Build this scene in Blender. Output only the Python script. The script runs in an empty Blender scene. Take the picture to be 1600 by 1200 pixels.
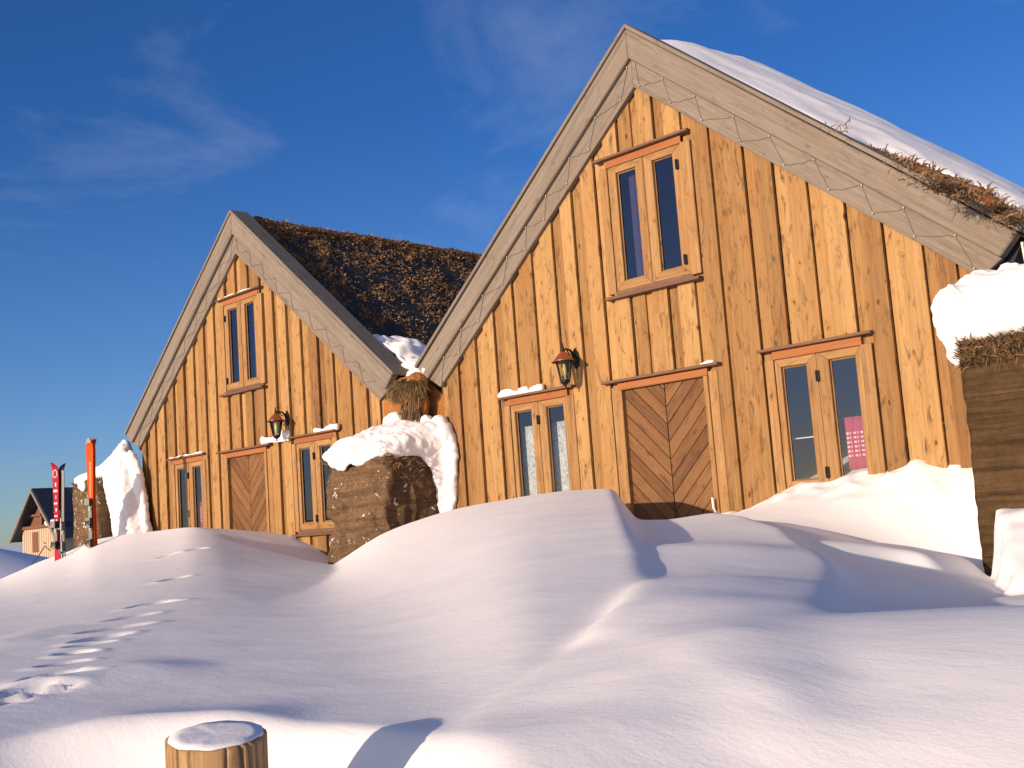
import bpy, bmesh, math, random
import numpy as np
from mathutils import Vector, noise as mn
random.seed(7); rng = np.random.default_rng(7)
S = bpy.context.scene; COL = S.collection
R = math.radians

# ------------------------------------------------------------------ camera
CAM = dict(cx=6.57, cy=-8.729, cz=.791, yaw=44.687, pitch=6.89, roll=4.119, f=1768.214)
_y, _p, _r = R(CAM['yaw']), R(CAM['pitch']), R(CAM['roll'])
CP = np.array([CAM['cx'], CAM['cy'], CAM['cz']])
CF = np.array([-math.sin(_y)*math.cos(_p), math.cos(_y)*math.cos(_p), math.sin(_p)])
CR = np.array([math.cos(_y), math.sin(_y), 0.]); CU = np.cross(CR, CF)
cam = bpy.data.objects.new('camera', bpy.data.cameras.new('camera')); COL.objects.link(cam); S.camera = cam
cr = CR*math.cos(_r) - CU*math.sin(_r)          # rolled axes
cu = CR*math.sin(_r) + CU*math.cos(_r)
from mathutils import Matrix
cam.matrix_world = Matrix(((cr[0], cu[0], -CF[0], CP[0]), (cr[1], cu[1], -CF[1], CP[1]), (cr[2], cu[2], -CF[2], CP[2]), (0, 0, 0, 1)))
cam.data.sensor_fit = 'HORIZONTAL'; cam.data.sensor_width = 36; cam.data.lens = CAM['f']/1600*36
cam.data.clip_start = .05; cam.data.clip_end = 12000

# ------------------------------------------------------------------ light
SUN_EL, SUN_AZ = 9.0, 1.5            # degrees above horizon; degrees to the left of the facade normal
sd = Vector((-math.sin(R(SUN_AZ))*math.cos(R(SUN_EL)), -math.cos(R(SUN_AZ))*math.cos(R(SUN_EL)), math.sin(R(SUN_EL))))
sl = bpy.data.lights.new('sun', 'SUN'); sl.energy = 4.7; sl.angle = R(.6); sl.color = (1.0, .785, .59)
so = bpy.data.objects.new('sun', sl); COL.objects.link(so); so.rotation_euler = sd.to_track_quat('Z', 'Y').to_euler()
W = bpy.data.worlds.new('World'); S.world = W; W.use_nodes = True
nt = W.node_tree; nt.nodes.clear()
def N(nt, typ, **kw):
    n = nt.nodes.new(typ)
    for k, v in kw.items():
        if k in n.inputs: n.inputs[k].default_value = v
        else: setattr(n, k, v)
    return n
out = N(nt, 'ShaderNodeOutputWorld'); bg = N(nt, 'ShaderNodeBackground', Strength=.14)
sky = N(nt, 'ShaderNodeTexSky'); sky.sky_type = 'NISHITA'; sky.sun_disc = False
sky.sun_elevation = R(SUN_EL); sky.sun_rotation = R(180 + SUN_AZ); sky.air_density = 1.0; sky.dust_density = .3; sky.ozone_density = 2.0; sky.altitude = 900
tc = N(nt, 'ShaderNodeTexCoord'); mp = N(nt, 'ShaderNodeMapping'); mp.inputs['Scale'].default_value = (1.4, 1.4, 2.9); mp.inputs['Rotation'].default_value = (.35, .3, .5); mp.inputs['Location'].default_value = (.35, .2, 0)
nt.links.new(tc.outputs['Generated'], mp.inputs['Vector'])
n1 = N(nt, 'ShaderNodeTexNoise'); n1.inputs['Scale'].default_value = 3.2; n1.inputs['Detail'].default_value = 9; n1.inputs['Roughness'].default_value = .62; n1.inputs['Distortion'].default_value = .5
nt.links.new(mp.outputs[0], n1.inputs['Vector'])
r1 = N(nt, 'ShaderNodeMapRange'); r1.inputs['From Min'].default_value = .53; r1.inputs['From Max'].default_value = .85; r1.inputs['To Max'].default_value = .24
nt.links.new(n1.outputs['Fac'], r1.inputs['Value'])
tint = N(nt, 'ShaderNodeMix'); tint.data_type = 'RGBA'; tint.blend_type = 'MULTIPLY'; tint.inputs[0].default_value = 1; tint.inputs[7].default_value = (.62, .88, 1.22, 1)
nt.links.new(sky.outputs[0], tint.inputs[6])
cm = N(nt, 'ShaderNodeMix'); cm.data_type = 'RGBA'; cm.inputs[7].default_value = (3.3, 3.7, 4.6, 1)
sz = N(nt, 'ShaderNodeSeparateXYZ'); nt.links.new(tc.outputs['Generated'], sz.inputs[0])
zr = N(nt, 'ShaderNodeMapRange'); zr.inputs['From Max'].default_value = .35; nt.links.new(sz.outputs[2], zr.inputs['Value'])
t2 = N(nt, 'ShaderNodeMix'); t2.data_type = 'RGBA'; t2.inputs[6].default_value = (.50, .62, .96, 1); t2.inputs[7].default_value = (.20, .46, .90, 1); nt.links.new(zr.outputs[0], t2.inputs[0]); yr = N(nt, 'ShaderNodeMapRange'); yr.inputs['From Min'].default_value = .15; yr.inputs['From Max'].default_value = -.9; nt.links.new(sz.outputs[1], yr.inputs['Value'])
t3 = N(nt, 'ShaderNodeMix'); t3.data_type = 'RGBA'; t3.inputs[7].default_value = (2.3, 1.6, 1.35, 1); nt.links.new(yr.outputs[0], t3.inputs[0]); nt.links.new(t2.outputs[2], t3.inputs[6]); nt.links.new(t3.outputs[2], tint.inputs[7])
nt.links.new(r1.outputs[0], cm.inputs[0]); nt.links.new(tint.outputs[2], cm.inputs[6])
nt.links.new(cm.outputs[2], bg.inputs[0]); nt.links.new(bg.outputs[0], out.inputs[0])
S.view_settings.view_transform = 'Standard'; S.view_settings.look = 'None'; S.view_settings.gamma = 1; S.view_settings.exposure = 0.24
S.cycles.max_bounces = 6; S.cycles.diffuse_bounces = 3; S.cycles.transparent_max_bounces = 8

# ------------------------------------------------------------------ camera rays as a measuring aid
def ray(px, py):
    a = px-800; b = 600-py; c, s = math.cos(_r), math.sin(_r)
    return CF + CR*(a*c+b*s)/CAM['f'] + CU*(-a*s+b*c)/CAM['f']
def atY(px, py, Y=0.): d = ray(px, py); return CP + d*(Y-CP[1])/d[1]
def atX(px, py, X=0.): d = ray(px, py); return CP + d*(X-CP[0])/d[0]
def atH(px, py, hr):                       # point on the ray at horizontal distance hr
    d = ray(px, py); return CP + d*hr/math.hypot(d[0], d[1])

# ------------------------------------------------------------------ helpers
def tag(o, label=None, cat=None, group=None, kind=None):
    if label: o['label'] = label
    if cat: o['category'] = cat
    if group: o['group'] = group
    if kind: o['kind'] = kind
    return o
def empty(name, loc, label, cat, group=None, rz=0):
    o = bpy.data.objects.new(name, None); COL.objects.link(o); o.location = loc; o.rotation_euler = (0, 0, rz); o.empty_display_size = .2
    return tag(o, label, cat, group)
def mesh_obj(name, V, Fc, mat, parent=None, smooth=False, attrs=None, bevel=0):
    me = bpy.data.meshes.new(name); me.from_pydata([tuple(v) for v in V], [], Fc); me.update()
    if smooth: me.polygons.foreach_set('use_smooth', [True]*len(me.polygons))
    if attrs:
        for k, (typ, data) in attrs.items():
            a = me.attributes.new(k, typ, 'POINT')
            a.data.foreach_set('vector' if typ == 'FLOAT_VECTOR' else 'value', np.asarray(data, dtype=np.float32).ravel())
    if mat: me.materials.append(mat)
    o = bpy.data.objects.new(name, me); COL.objects.link(o)
    if parent: o.parent = parent
    if bevel:
        m = o.modifiers.new('b', 'BEVEL'); m.width = bevel; m.segments = 1; m.limit_method = 'ANGLE'
    return o
class MB:
    """collects shapes into one mesh; every piece carries its own grain direction and tone"""
    def __init__(s): s.V = []; s.F = []; s.G = []; s.T = []
    def add(s, vs, fs, along=(0, 0, 1), tone=None):
        b = len(s.V); al = Vector(along).normalized()
        side = Vector((0, 1, 0)).cross(al)
        if side.length < .1: side = Vector((1, 0, 0))
        side.normalize(); dep = al.cross(side)
        off = Vector((random.uniform(0, 50), random.uniform(0, 50), random.uniform(0, 50)))
        t = random.random() if tone is None else tone
        for v in vs:
            v = Vector(v); s.V.append(v); s.G.append(Vector((v.dot(side), v.dot(dep), v.dot(al)))+off); s.T.append(t)
        s.F += [tuple(i+b for i in f) for f in fs]
    def prism(s, poly, y0, y1, along=(0, 0, 1), tone=None):
        """poly: (x,z) points; extruded from y0 (front) to y1"""
        a = sum(poly[i][0]*poly[(i+1) % len(poly)][1]-poly[(i+1) % len(poly)][0]*poly[i][1] for i in range(len(poly)))
        if a < 0: poly = poly[::-1]
        n = len(poly); vs = [(x, y0, z) for x, z in poly]+[(x, y1, z) for x, z in poly]
        fs = [tuple(range(n)), tuple(range(2*n-1, n-1, -1))]+[(i, i+n, (i+1) % n+n, (i+1) % n) for i in range(n)]
        s.add(vs, fs, along, tone)
    def box(s, x0, x1, y0, y1, z0, z1, along=(0, 0, 1), tone=None): s.prism([(x0, z0), (x1, z0), (x1, z1), (x0, z1)], y0, y1, along, tone)
    def tube(s, pts, rad, n=8, cap=True, tone=None):
        pts = [Vector(p) for p in pts]; rad = rad if isinstance(rad, (list, tuple)) else [rad]*len(pts)
        vs = []; fs = []; prev = None
        for i, p in enumerate(pts):
            d = (pts[min(i+1, len(pts)-1)]-pts[max(i-1, 0)]).normalized()
            u = (prev - d*prev.dot(d)) if prev is not None else d.orthogonal()
            u.normalize(); prev = u; w = d.cross(u)
            for k in range(n): a = 2*math.pi*k/n; vs.append(p+(u*math.cos(a)+w*math.sin(a))*rad[i])
        for i in range(len(pts)-1):
            for k in range(n): fs.append((i*n+k, i*n+(k+1) % n, (i+1)*n+(k+1) % n, (i+1)*n+k))
        if cap: fs += [tuple(range(n-1, -1, -1)), tuple((len(pts)-1)*n+k for k in range(n))]
        s.add(vs, fs, (pts[-1]-pts[0]) if (pts[-1]-pts[0]).length > 1e-6 else (0, 0, 1), tone)
    def lathe(s, prof, n=24, c=(0, 0, 0), tone=None, cap=True):
        vs = []; fs = []
        for r_, z in prof:
            for k in range(n): a = 2*math.pi*k/n; vs.append((c[0]+r_*math.cos(a), c[1]+r_*math.sin(a), c[2]+z))
        for i in range(len(prof)-1):
            for k in range(n): fs.append((i*n+k, i*n+(k+1) % n, (i+1)*n+(k+1) % n, (i+1)*n+k))
        if cap: fs += [tuple(range(n-1, -1, -1)), tuple((len(prof)-1)*n+k for k in range(n))]
        s.add(vs, fs, tone=tone)
    def build(s, name, mat, parent=None, smooth=False, bevel=0):
        return mesh_obj(name, s.V, s.F, mat, parent, smooth, dict(grain=('FLOAT_VECTOR', [tuple(g) for g in s.G]), tone=('FLOAT', s.T)), bevel)

# ------------------------------------------------------------------ materials
def newmat(name):
    m = bpy.data.materials.new(name); m.use_nodes = True; t = m.node_tree
    return m, t, t.nodes['Principled BSDF']
def ramp(t, stops, src):
    n = t.nodes.new('ShaderNodeValToRGB'); e = n.color_ramp.elements
    while len(e) < len(stops): e.new(.5)
    for el, (p, c) in zip(e, stops): el.position = p; el.color = (*c, 1)
    t.links.new(src, n.inputs[0]); return n.outputs[0]
def mixc(t, fac, a, b, mode='MIX'):
    n = t.nodes.new('ShaderNodeMix'); n.data_type = 'RGBA'; n.blend_type = mode
    for i, v in ((0, fac), (6, a), (7, b)):
        if isinstance(v, (int, float)): n.inputs[i].default_value = v
        elif isinstance(v, tuple): n.inputs[i].default_value = (*v, 1)
        else: t.links.new(v, n.inputs[i])
    return n.outputs[2]
def noise_n(t, vec, scale, detail=4, rough=.55, dist=0., sc=(1, 1, 1)):
    if sc != (1, 1, 1):
        m = t.nodes.new('ShaderNodeMapping'); m.inputs['Scale'].default_value = sc; t.links.new(vec, m.inputs[0]); vec = m.outputs[0]
    n = t.nodes.new('ShaderNodeTexNoise'); n.inputs['Scale'].default_value = scale; n.inputs['Detail'].default_value = detail
    n.inputs['Roughness'].default_value = rough; n.inputs['Distortion'].default_value = dist; t.links.new(vec, n.inputs['Vector']); return n.outputs['Fac']
def mrange(t, v, a, b, c=0., d=1.):
    n = t.nodes.new('ShaderNodeMapRange'); t.links.new(v, n.inputs[0])
    for i, x in zip((1, 2, 3, 4), (a, b, c, d)): n.inputs[i].default_value = x
    return n.outputs[0]
def math_n(t, op, a, b=None):
    n = t.nodes.new('ShaderNodeMath'); n.operation = op
    for i, v in enumerate((a, b)):
        if v is None: continue
        if isinstance(v, (int, float)): n.inputs[i].default_value = v
        else: t.links.new(v, n.inputs[i])
    return n.outputs[0]
def bump(t, b, h, strength, dist=.01):
    n = t.nodes.new('ShaderNodeBump'); n.inputs['Strength'].default_value = strength; n.inputs['Distance'].default_value = dist
    t.links.new(h, n.inputs['Height']); t.links.new(n.outputs[0], b.inputs['Normal'])
def wood(name, light, mid, dark, orange, knots=1., tonevar=.35, stain=.4, rough=.7, blot=.5):
    m, t, b = newmat(name)
    ga = t.nodes.new('ShaderNodeAttribute'); ga.attribute_name = 'grain'; g = ga.outputs['Vector']
    ta = t.nodes.new('ShaderNodeAttribute'); ta.attribute_name = 'tone'; tone = ta.outputs['Fac']
    # grain, bending round the knots
    vm = t.nodes.new('ShaderNodeMapping'); vm.inputs['Scale'].default_value = (11, 0, 5.6)
    dn = t.nodes.new('ShaderNodeTexNoise'); dn.inputs['Scale'].default_value = 22; dn.inputs['Detail'].default_value = 3; t.links.new(g, dn.inputs['Vector'])
    vs_ = t.nodes.new('ShaderNodeVectorMath'); vs_.operation = 'MULTIPLY_ADD'; vs_.inputs[1].default_value = (.05, .05, .05); t.links.new(dn.outputs['Color'], vs_.inputs[0]); t.links.new(g, vs_.inputs[2]); t.links.new(vs_.outputs[0], vm.inputs[0])
    vo = t.nodes.new('ShaderNodeTexVoronoi'); vo.inputs['Scale'].default_value = 1; vo.inputs['Randomness'].default_value = 1; t.links.new(vm.outputs[0], vo.inputs['Vector'])
    sep = t.nodes.new('ShaderNodeSeparateColor'); t.links.new(vo.outputs['Color'], sep.inputs[0])
    size = mrange(t, math_n(t, 'POWER', sep.outputs[0], 2.2), .12, 1, .0, .20)
    kd = math_n(t, 'SUBTRACT', vo.outputs['Distance'], size)
    knot = mrange(t, kd, -.05, .03, 1, 0)
    halo = mrange(t, kd, .0, .24, 1, 0)
    gr = noise_n(t, g, 1, 6, .6, .6, (70, 30, 2.2))
    gr2 = noise_n(t, g, 1, 3, .5, 1.2, (22, 10, .8))
    blo = noise_n(t, g, 1, 3, .6, 0, (5, 2, 1.6))
    st = noise_n(t, g, 1, 7, .72, .6, (16, 5, 4.5)); ck = noise_n(t, g, 1, 4, .6, .2, (90, 20, 1.3))
    c = ramp(t, [(.32, dark), (.47, mid), (.64, light)], mixc(t, .5, gr2, gr))
    c = mixc(t, mrange(t, blo, .46, .72, 0, blot), c, orange)
    c = mixc(t, tonevar, c, ramp(t, [(0, (dark[0], dark[1], dark[2])), (.5, mid), (1, light)], tone))
    c = mixc(t, math_n(t, 'MULTIPLY', halo, .35*knots), c, orange)
    c = mixc(t, mrange(t, st, .53, .68, 0, stain), c, (dark[0]*.38, dark[1]*.36, dark[2]*.4))
    c = mixc(t, mrange(t, ck, .64, .72, 0, .55*stain), c, (dark[0]*.4, dark[1]*.36, dark[2]*.35))
    c = mixc(t, math_n(t, 'MULTIPLY', knot, .88*knots), c, (.06, .026, .013))
    t.links.new(c, b.inputs['Base Color']); b.inputs['Roughness'].default_value = rough; b.inputs['Specular IOR Level'].default_value = .25
    bump(t, b, gr, .35, .006)
    return m
M = {}
M['siding'] = wood('siding_wood', (.44, .268, .106), (.295, .160, .055), (.115, .053, .018), (.36, .128, .030), stain=.8, tonevar=.58, blot=.6)
M['frame'] = wood('frame_wood', (.40, .245, .105), (.30, .165, .064), (.16, .082, .032), (.32, .13, .038), knots=.7, stain=.5, tonevar=.2)
M['redwood'] = wood('head_wood', (.36, .15, .055), (.31, .115, .04), (.2, .07, .03), (.32, .10, .035), knots=.2, stain=.15)
M['drip'] = wood('drip_wood', (.20, .11, .065), (.15, .082, .052), (.09, .048, .033), (.15, .068, .038), knots=.2, stain=.4)
M['doorw'] = wood('door_wood', (.235, .118, .046), (.165, .078, .030), (.08, .036, .015), (.22, .08, .024), knots=.8, tonevar=.5, stain=.6)
M['grey'] = wood('weathered_wood', (.255, .215, .175), (.195, .160, .126), (.115, .092, .072), (.20, .15, .105), knots=.4, tonevar=.2, stain=.35, rough=.85, blot=.4)
M['post'] = wood('post_wood', (.46, .30, .15), (.36, .22, .10), (.16, .095, .05), (.3, .17, .08), knots=.1, tonevar=.1, stain=.55, rough=.85)
M['inner'] = wood('inner_wood', (.12, .07, .04), (.09, .05, .03), (.06, .035, .02), (.1, .05, .03))
def flat(name, col, rough=.6, metal=0., spec=.4):
    m, t, b = newmat(name); b.inputs['Roughness'].default_value = rough; b.inputs['Metallic'].default_value = metal; b.inputs['Specular IOR Level'].default_value = spec
    tcn = t.nodes.new('ShaderNodeTexCoord'); n = noise_n(t, tcn.outputs['Object'], 35, 4)
    c = mixc(t, n, tuple(x*.75 for x in col), tuple(min(1, x*1.2) for x in col)); t.links.new(c, b.inputs['Base Color']); return m
M['iron'] = flat('black_iron', (.012, .012, .014), .45, .3)
M['copper'] = flat('copper', (.42, .13, .06), .35, .6)
M['bulb'] = flat('frosted_bulb', (.85, .8, .7), .3)
M['cable'] = flat('pale_cable', (.15, .12, .095), .6); M['minibulb'] = flat('small_bulb', (.42, .38, .34), .5)
M['darkcable'] = flat('dark_cable', (.11, .085, .07), .6)
M['tar'] = flat('tarred_board', (.02, .018, .016), .8)
def snow_mat():
    m, t, b = newmat('snow'); tcn = t.nodes.new('ShaderNodeTexCoord'); o = tcn.outputs['Object']
    b.inputs['Roughness'].default_value = .75; b.inputs['Specular IOR Level'].default_value = .2
    n0 = noise_n(t, o, .9, 4, .5); c = mixc(t, n0, (.86, .835, .83), (.92, .885, .875)); t.links.new(c, b.inputs['Base Color'])
    a = noise_n(t, o, 9, 5, .6, .3, (1, 2.6, 1)); f = noise_n(t, o, 90, 3, .6); g = noise_n(t, o, 2.2, 3, .5, .4, (1, 2, 1))
    h = math_n(t, 'ADD', math_n(t, 'ADD', math_n(t, 'MULTIPLY', a, .35), math_n(t, 'MULTIPLY', f, .16)), math_n(t, 'MULTIPLY', g, .25))
    bump(t, b, h, .30, .015)
    try: b.inputs['Subsurface Weight'].default_value = .0
    except Exception: pass
    return m
M['snow'] = snow_mat()
def turf_mat(name, c0, c1, c2, layered=0., snowbits=.0):
    m, t, b = newmat(name); tcn = t.nodes.new('ShaderNodeTexCoord'); o = tcn.outputs['Object']
    n = noise_n(t, o, 3.5, 5, .65, .4); f = noise_n(t, o, 28, 4, .7)
    c = ramp(t, [(.3, c0), (.52, c1), (.75, c2)], mixc(t, .5, n, f))
    h = f
    if layered:
        ly = noise_n(t, o, 1, 5, .6, .3, (1.2, 1.2, 26)); c = mixc(t, mrange(t, ly, .38, .66, 0, layered), c, tuple(x*.22 for x in c0)); h = math_n(t, 'ADD', f, math_n(t, 'MULTIPLY', ly, 2.))
    if snowbits:
        s = noise_n(t, o, 9, 5, .7, .8, (1, 1, 1.0)); c = mixc(t, mrange(t, s, .62, .645, 0, snowbits), c, (.8, .78, .8))
    t.links.new(c, b.inputs['Base Color']); b.inputs['Roughness'].default_value = .95; b.inputs['Specular IOR Level'].default_value = .1
    bump(t, b, h, .55, .04); return m
M['turf'] = turf_mat('roof_turf', (.20, .075, .022), (.36, .15, .045), (.48, .22, .08))
M['moss'] = turf_mat('mossy_turf', (.06, .038, .022), (.17, .105, .058), (.32, .20, .11), layered=.35, snowbits=.9)
M['peat'] = turf_mat('layered_peat', (.06, .037, .018), (.105, .064, .031), (.15, .09, .045), layered=.65)
def grass_mat(name, a, bcol, c_):
    m, t, b = newmat(name); at = t.nodes.new('ShaderNodeAttribute'); at.attribute_name = 'tone'
    t.links.new(ramp(t, [(0, a), (.5, bcol), (1, c_)], at.outputs['Fac']), b.inputs['Base Color']); b.inputs['Roughness'].default_value = .8; return m
M['blade'] = grass_mat('dry_grass', (.06, .036, .018), (.16, .09, .045), (.32, .18, .085))
M['straw'] = grass_mat('straw_grass', (.12, .08, .035), (.27, .17, .07), (.42, .28, .12))
M['straw2'] = grass_mat('brown_grass', (.06, .035, .018), (.15, .085, .04), (.30, .19, .085))
def glass_mat():
    m = bpy.data.materials.new('window_glass'); m.use_nodes = True; t = m.node_tree; t.nodes.clear()
    o = N(t, 'ShaderNodeOutputMaterial'); mx = N(t, 'ShaderNodeMixShader'); tr = N(t, 'ShaderNodeBsdfTransparent'); tr.inputs[0].default_value = (.86, .9, .94, 1)
    gl = N(t, 'ShaderNodeBsdfGlossy'); gl.inputs['Roughness'].default_value = .03; gl.inputs['Color'].default_value = (.42, .58, 1, 1)
    fr = N(t, 'ShaderNodeFresnel'); fr.inputs['IOR'].default_value = 1.85
    tcn = N(t, 'ShaderNodeTexCoord'); nn = noise_n(t, tcn.outputs['Object'], 2.5, 2)
    bp = N(t, 'ShaderNodeBump'); bp.inputs['Strength'].default_value = .08; bp.inputs['Distance'].default_value = .02
    t.links.new(nn, bp.inputs['Height']); t.links.new(bp.outputs[0], gl.inputs['Normal'])
    t.links.new(fr.outputs[0], mx.inputs[0]); t.links.new(tr.outputs[0], mx.inputs[1]); t.links.new(gl.outputs[0], mx.inputs[2]); t.links.new(mx.outputs[0], o.inputs[0]); return m
M['glass'] = glass_mat()
M['lampglass'] = M['glass'].copy(); M['lampglass'].name = 'lantern_glass'
for _n in M['lampglass'].node_tree.nodes:
    if _n.type == 'BSDF_TRANSPARENT': _n.inputs[0].default_value = (.80, .80, .58, 1)
    if _n.type == 'BSDF_GLOSSY': _n.inputs['Color'].default_value = (.5, .5, .4, 1)
def lace_mat():
    m, t, b = newmat('lace'); tcn = t.nodes.new('ShaderNodeTexCoord'); n = noise_n(t, tcn.outputs['Object'], 26, 4, .7, 1.0)
    t.links.new(ramp(t, [(.38, (.30, .31, .30)), (.6, (.62, .62, .58))], n), b.inputs['Base Color']); b.inputs['Roughness'].default_value = .9; return m
M['lace'] = lace_mat()
def gingham_mat():
    m, t, b = newmat('gingham'); tcn = t.nodes.new('ShaderNodeTexCoord'); s = t.nodes.new('ShaderNodeSeparateXYZ'); t.links.new(tcn.outputs['Object'], s.inputs[0])
    def band(v, f): return math_n(t, 'GREATER_THAN', math_n(t, 'SINE', math_n(t, 'MULTIPLY', v, f)), -.1)
    x = band(s.outputs[0], 190); z = band(s.outputs[2], 165)
    c = mixc(t, x, (.75, .6, .6), (.45, .05, .10)); c = mixc(t, z, c, (.42, .04, .09))
    inb = math_n(t, 'MULTIPLY', math_n(t, 'GREATER_THAN', s.outputs[2], 1.12), math_n(t, 'LESS_THAN', s.outputs[2], 1.34))
    c = mixc(t, inb, (.42, .05, .10), c); t.links.new(c, b.inputs['Base Color']); b.inputs['Roughness'].default_value = .9; return m
M['gingham'] = gingham_mat()
M['violet'] = flat('violet_curtain', (.05, .042, .10), .9)

# ------------------------------------------------------------------ snow terrain
def hor(px): return 815-(px-800)*.0722
def crest_pts():
    L = [(-60, 925, -1.0), (0, 905, -1.0), (60, 878, -1.0), (110, 860, -1.0), (145, 843, -1.0), (200, 834, -1.0), (250, 829, -1.0), (300, 822, -1.0), (345, 832, -1.0), (385, 852, -1.0),
         (410, 874, -1.0), (440, 892, -1.0), (480, 896, -1.0), (515, 888, -1.0), (560, 856, -1.0), (600, 831, -1.0), (640, 816, -1.0), (700, 797, -1.0), (760, 785, -1.0), (850, 770, -1.0), (900, 765, -1.0), (938, 764, -.85)]
    P = [atY(*q) for q in L]; return np.array([p[0] for p in P]), np.array([p[2] for p in P])
cxs, czs = crest_pts()
cxs = np.concatenate([[-40, -22], cxs, [1.2, 8]]); czs = np.concatenate([[-.4, .1], czs, [.98, .9]])
xx = np.linspace(-40, 8, 1921); zz = np.interp(xx, cxs, czs); kk = np.exp(-.5*(np.arange(-24, 25)/7.5)**2); kk /= kk.sum(); zz = np.convolve(np.pad(zz, 24, 'edge'), kk, 'valid')
kk = np.exp(-.5*(np.arange(-120, 121)/48.)**2); kk /= kk.sum(); zwide = np.convolve(np.pad(zz, 120, 'edge'), kk, 'valid')
def crest(x): return np.interp(x, xx, zz)
def sstep(a, b, v): t = np.clip((v-a)/(b-a), 0, 1); return t*t*(3-2*t)
def A_raw(x, y):
    dx, dy = x-CP[0], np.maximum(y-CP[1], .35); r_ = np.hypot(dx, dy); zc = crest(np.clip(CP[0]+dx/dy*7.73, -30, .0))
    zw = np.interp(np.clip(CP[0]+dx/dy*7.73, -30, .0), xx, zwide)
    rc = np.minimum(r_*7.73/dy, 26.); t = (r_-2.2)/(rc-2.2); m_ = sstep(.2, 1.0, t); zc = zw*(1-m_)+zc*m_; pw = 1.06+1.7*sstep(44, 59, np.degrees(np.arctan2(-dx, dy))); front = .335+(zc-.335)*np.where(t > 0, np.abs(t)**pw, 1.0*t)
    front = np.where(y < -8.3, front*.0+.2, front)
    back = crest(x) - np.clip(y+1.0, 0, None)**1.2*(.12+.36*sstep(-2.4, -.4, x)) + .04*np.clip(y+.8, 0, 1)*np.exp(-((x+6.0)/1.1)**2)
    z = np.where(y < -1.05, front, np.where(y > -.95, back, front+(back-front)*np.clip((y+1.05)/.1, 0, 1)))
    # far to the left the dune runs out
    return z
def A_hit(px, py):
    d = ray(px, py); lo, hi = .8, 14.
    ts = np.linspace(1.0, 16, 3000); P = CP[None]+d[None]*ts[:, None]; dz = P[:, 2]-A_raw(P[:, 0], P[:, 1]); k = np.argmax(dz < 0); return P[k]
def tps(pts, lam=1e-3):
    P = np.array(pts, float); n = len(P); X = P[:, :2]
    def K(r2): return np.where(r2 > 1e-12, .5*r2*np.log(np.maximum(r2, 1e-12)), 0)
    A = np.zeros((n+3, n+3)); A[:n, :n] = K(((X[:, None]-X[None])**2).sum(-1))+lam*np.eye(n); A[:n, n] = 1; A[:n, n+1:] = X; A[n, :n] = 1; A[n+1:, :n] = X.T
    s = np.linalg.solve(A, np.concatenate([P[:, 2], [0, 0, 0]]))
    def f(x, y):
        x = np.asarray(x, float); y = np.asarray(y, float); o = s[n]+s[n+1]*x+s[n+2]*y
        for i in range(n): o = o+s[i]*K((x-X[i, 0])**2+(y-X[i, 1])**2)
        return o
    return f
# lower surface: foreground, bowl, the bank against the right house
Bp = [tuple(atY(px, py, -.03)) for px, py in ((1000, 826), (1060, 815), (1123, 800), (1170, 800), (1205, 780), (1240, 758), (1290, 757), (1345, 738), (1375, 742), (1430, 722), (1470, 730), (1498, 735))]
Bp += [tuple(atH(px, py, r_)) for px, py, r_ in (
    (1400, 960, 6.3), (1450, 960, 6.4), (1350, 985, 5.9), (1500, 945, 6.4), (1340, 940, 6.6), (1400, 900, 7.3), (1450, 860, 7.7), (1350, 850, 7.9),
    (1310, 1050, 2.5), (1400, 1052, 2.45), (1450, 1034, 2.5), (1500, 1010, 2.6), (1600, 985, 2.7), (1700, 960, 2.85),
    (1300, 1100, 2.32), (1400, 1110, 2.25), (1500, 1080, 2.33), (1600, 1060, 2.38), (1500, 1150, 2.14),
    (1200, 1200, 2.08), (1300, 1200, 2.06), (1400, 1200, 2.06), (1500, 1200, 2.06), (1600, 1200, 2.06), (1100, 1200, 2.06), (1000, 1200, 2.05), (850, 1200, 2.05),
    (1200, 1130, 2.18), (1100, 1110, 2.28), (1000, 1130, 2.2), (1000, 1070, 2.45), (900, 1100, 2.48), (900, 1045, 2.88), (850, 1100, 2.58), (950, 1045, 2.7),
    (1000, 965, 4.6), (1100, 965, 4.6), (1200, 985, 4.2), (960, 960, 4.8), (1250, 965, 4.6),
    (1000, 996, 3.05), (1100, 1040, 2.52), (1200, 1080, 2.31), (1290, 1054, 2.46), (1525, 930, 8.1), (1480, 915, 7.8), (1440, 910, 7.5), (1510, 935, 7.3), (1560, 930, 7.6))]
Bp += [(3.2, -1.0, .10), (3.0, -.5, .55), (3.15, -.25, .86), (0, -.6, .44), (-.5, -.3, .46), (.6, -.7, .60), (-3, -.5, .5), (-6, -.5, .3), (-12, 0, -.1), (4.2, -2, .2), (5.5, -2.2, .3), (5.0, -4.2, .22),
       (6.5, -8.5, -.1), (3, -9.5, -.05), (0, -9, .0), (-6, -9, -.1), (-15, -8, -.3), (10, -6, .2), (12, 0, .5), (-25, 0, -.4), (20, -12, 0), (-10, 8, .2), (3, 12, .3), (15, 10, .4), (-25, 12, -.2), (-25, -15, -.4), (0, -20, -.2)]
Bf = tps(Bp, 8e-3)
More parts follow.
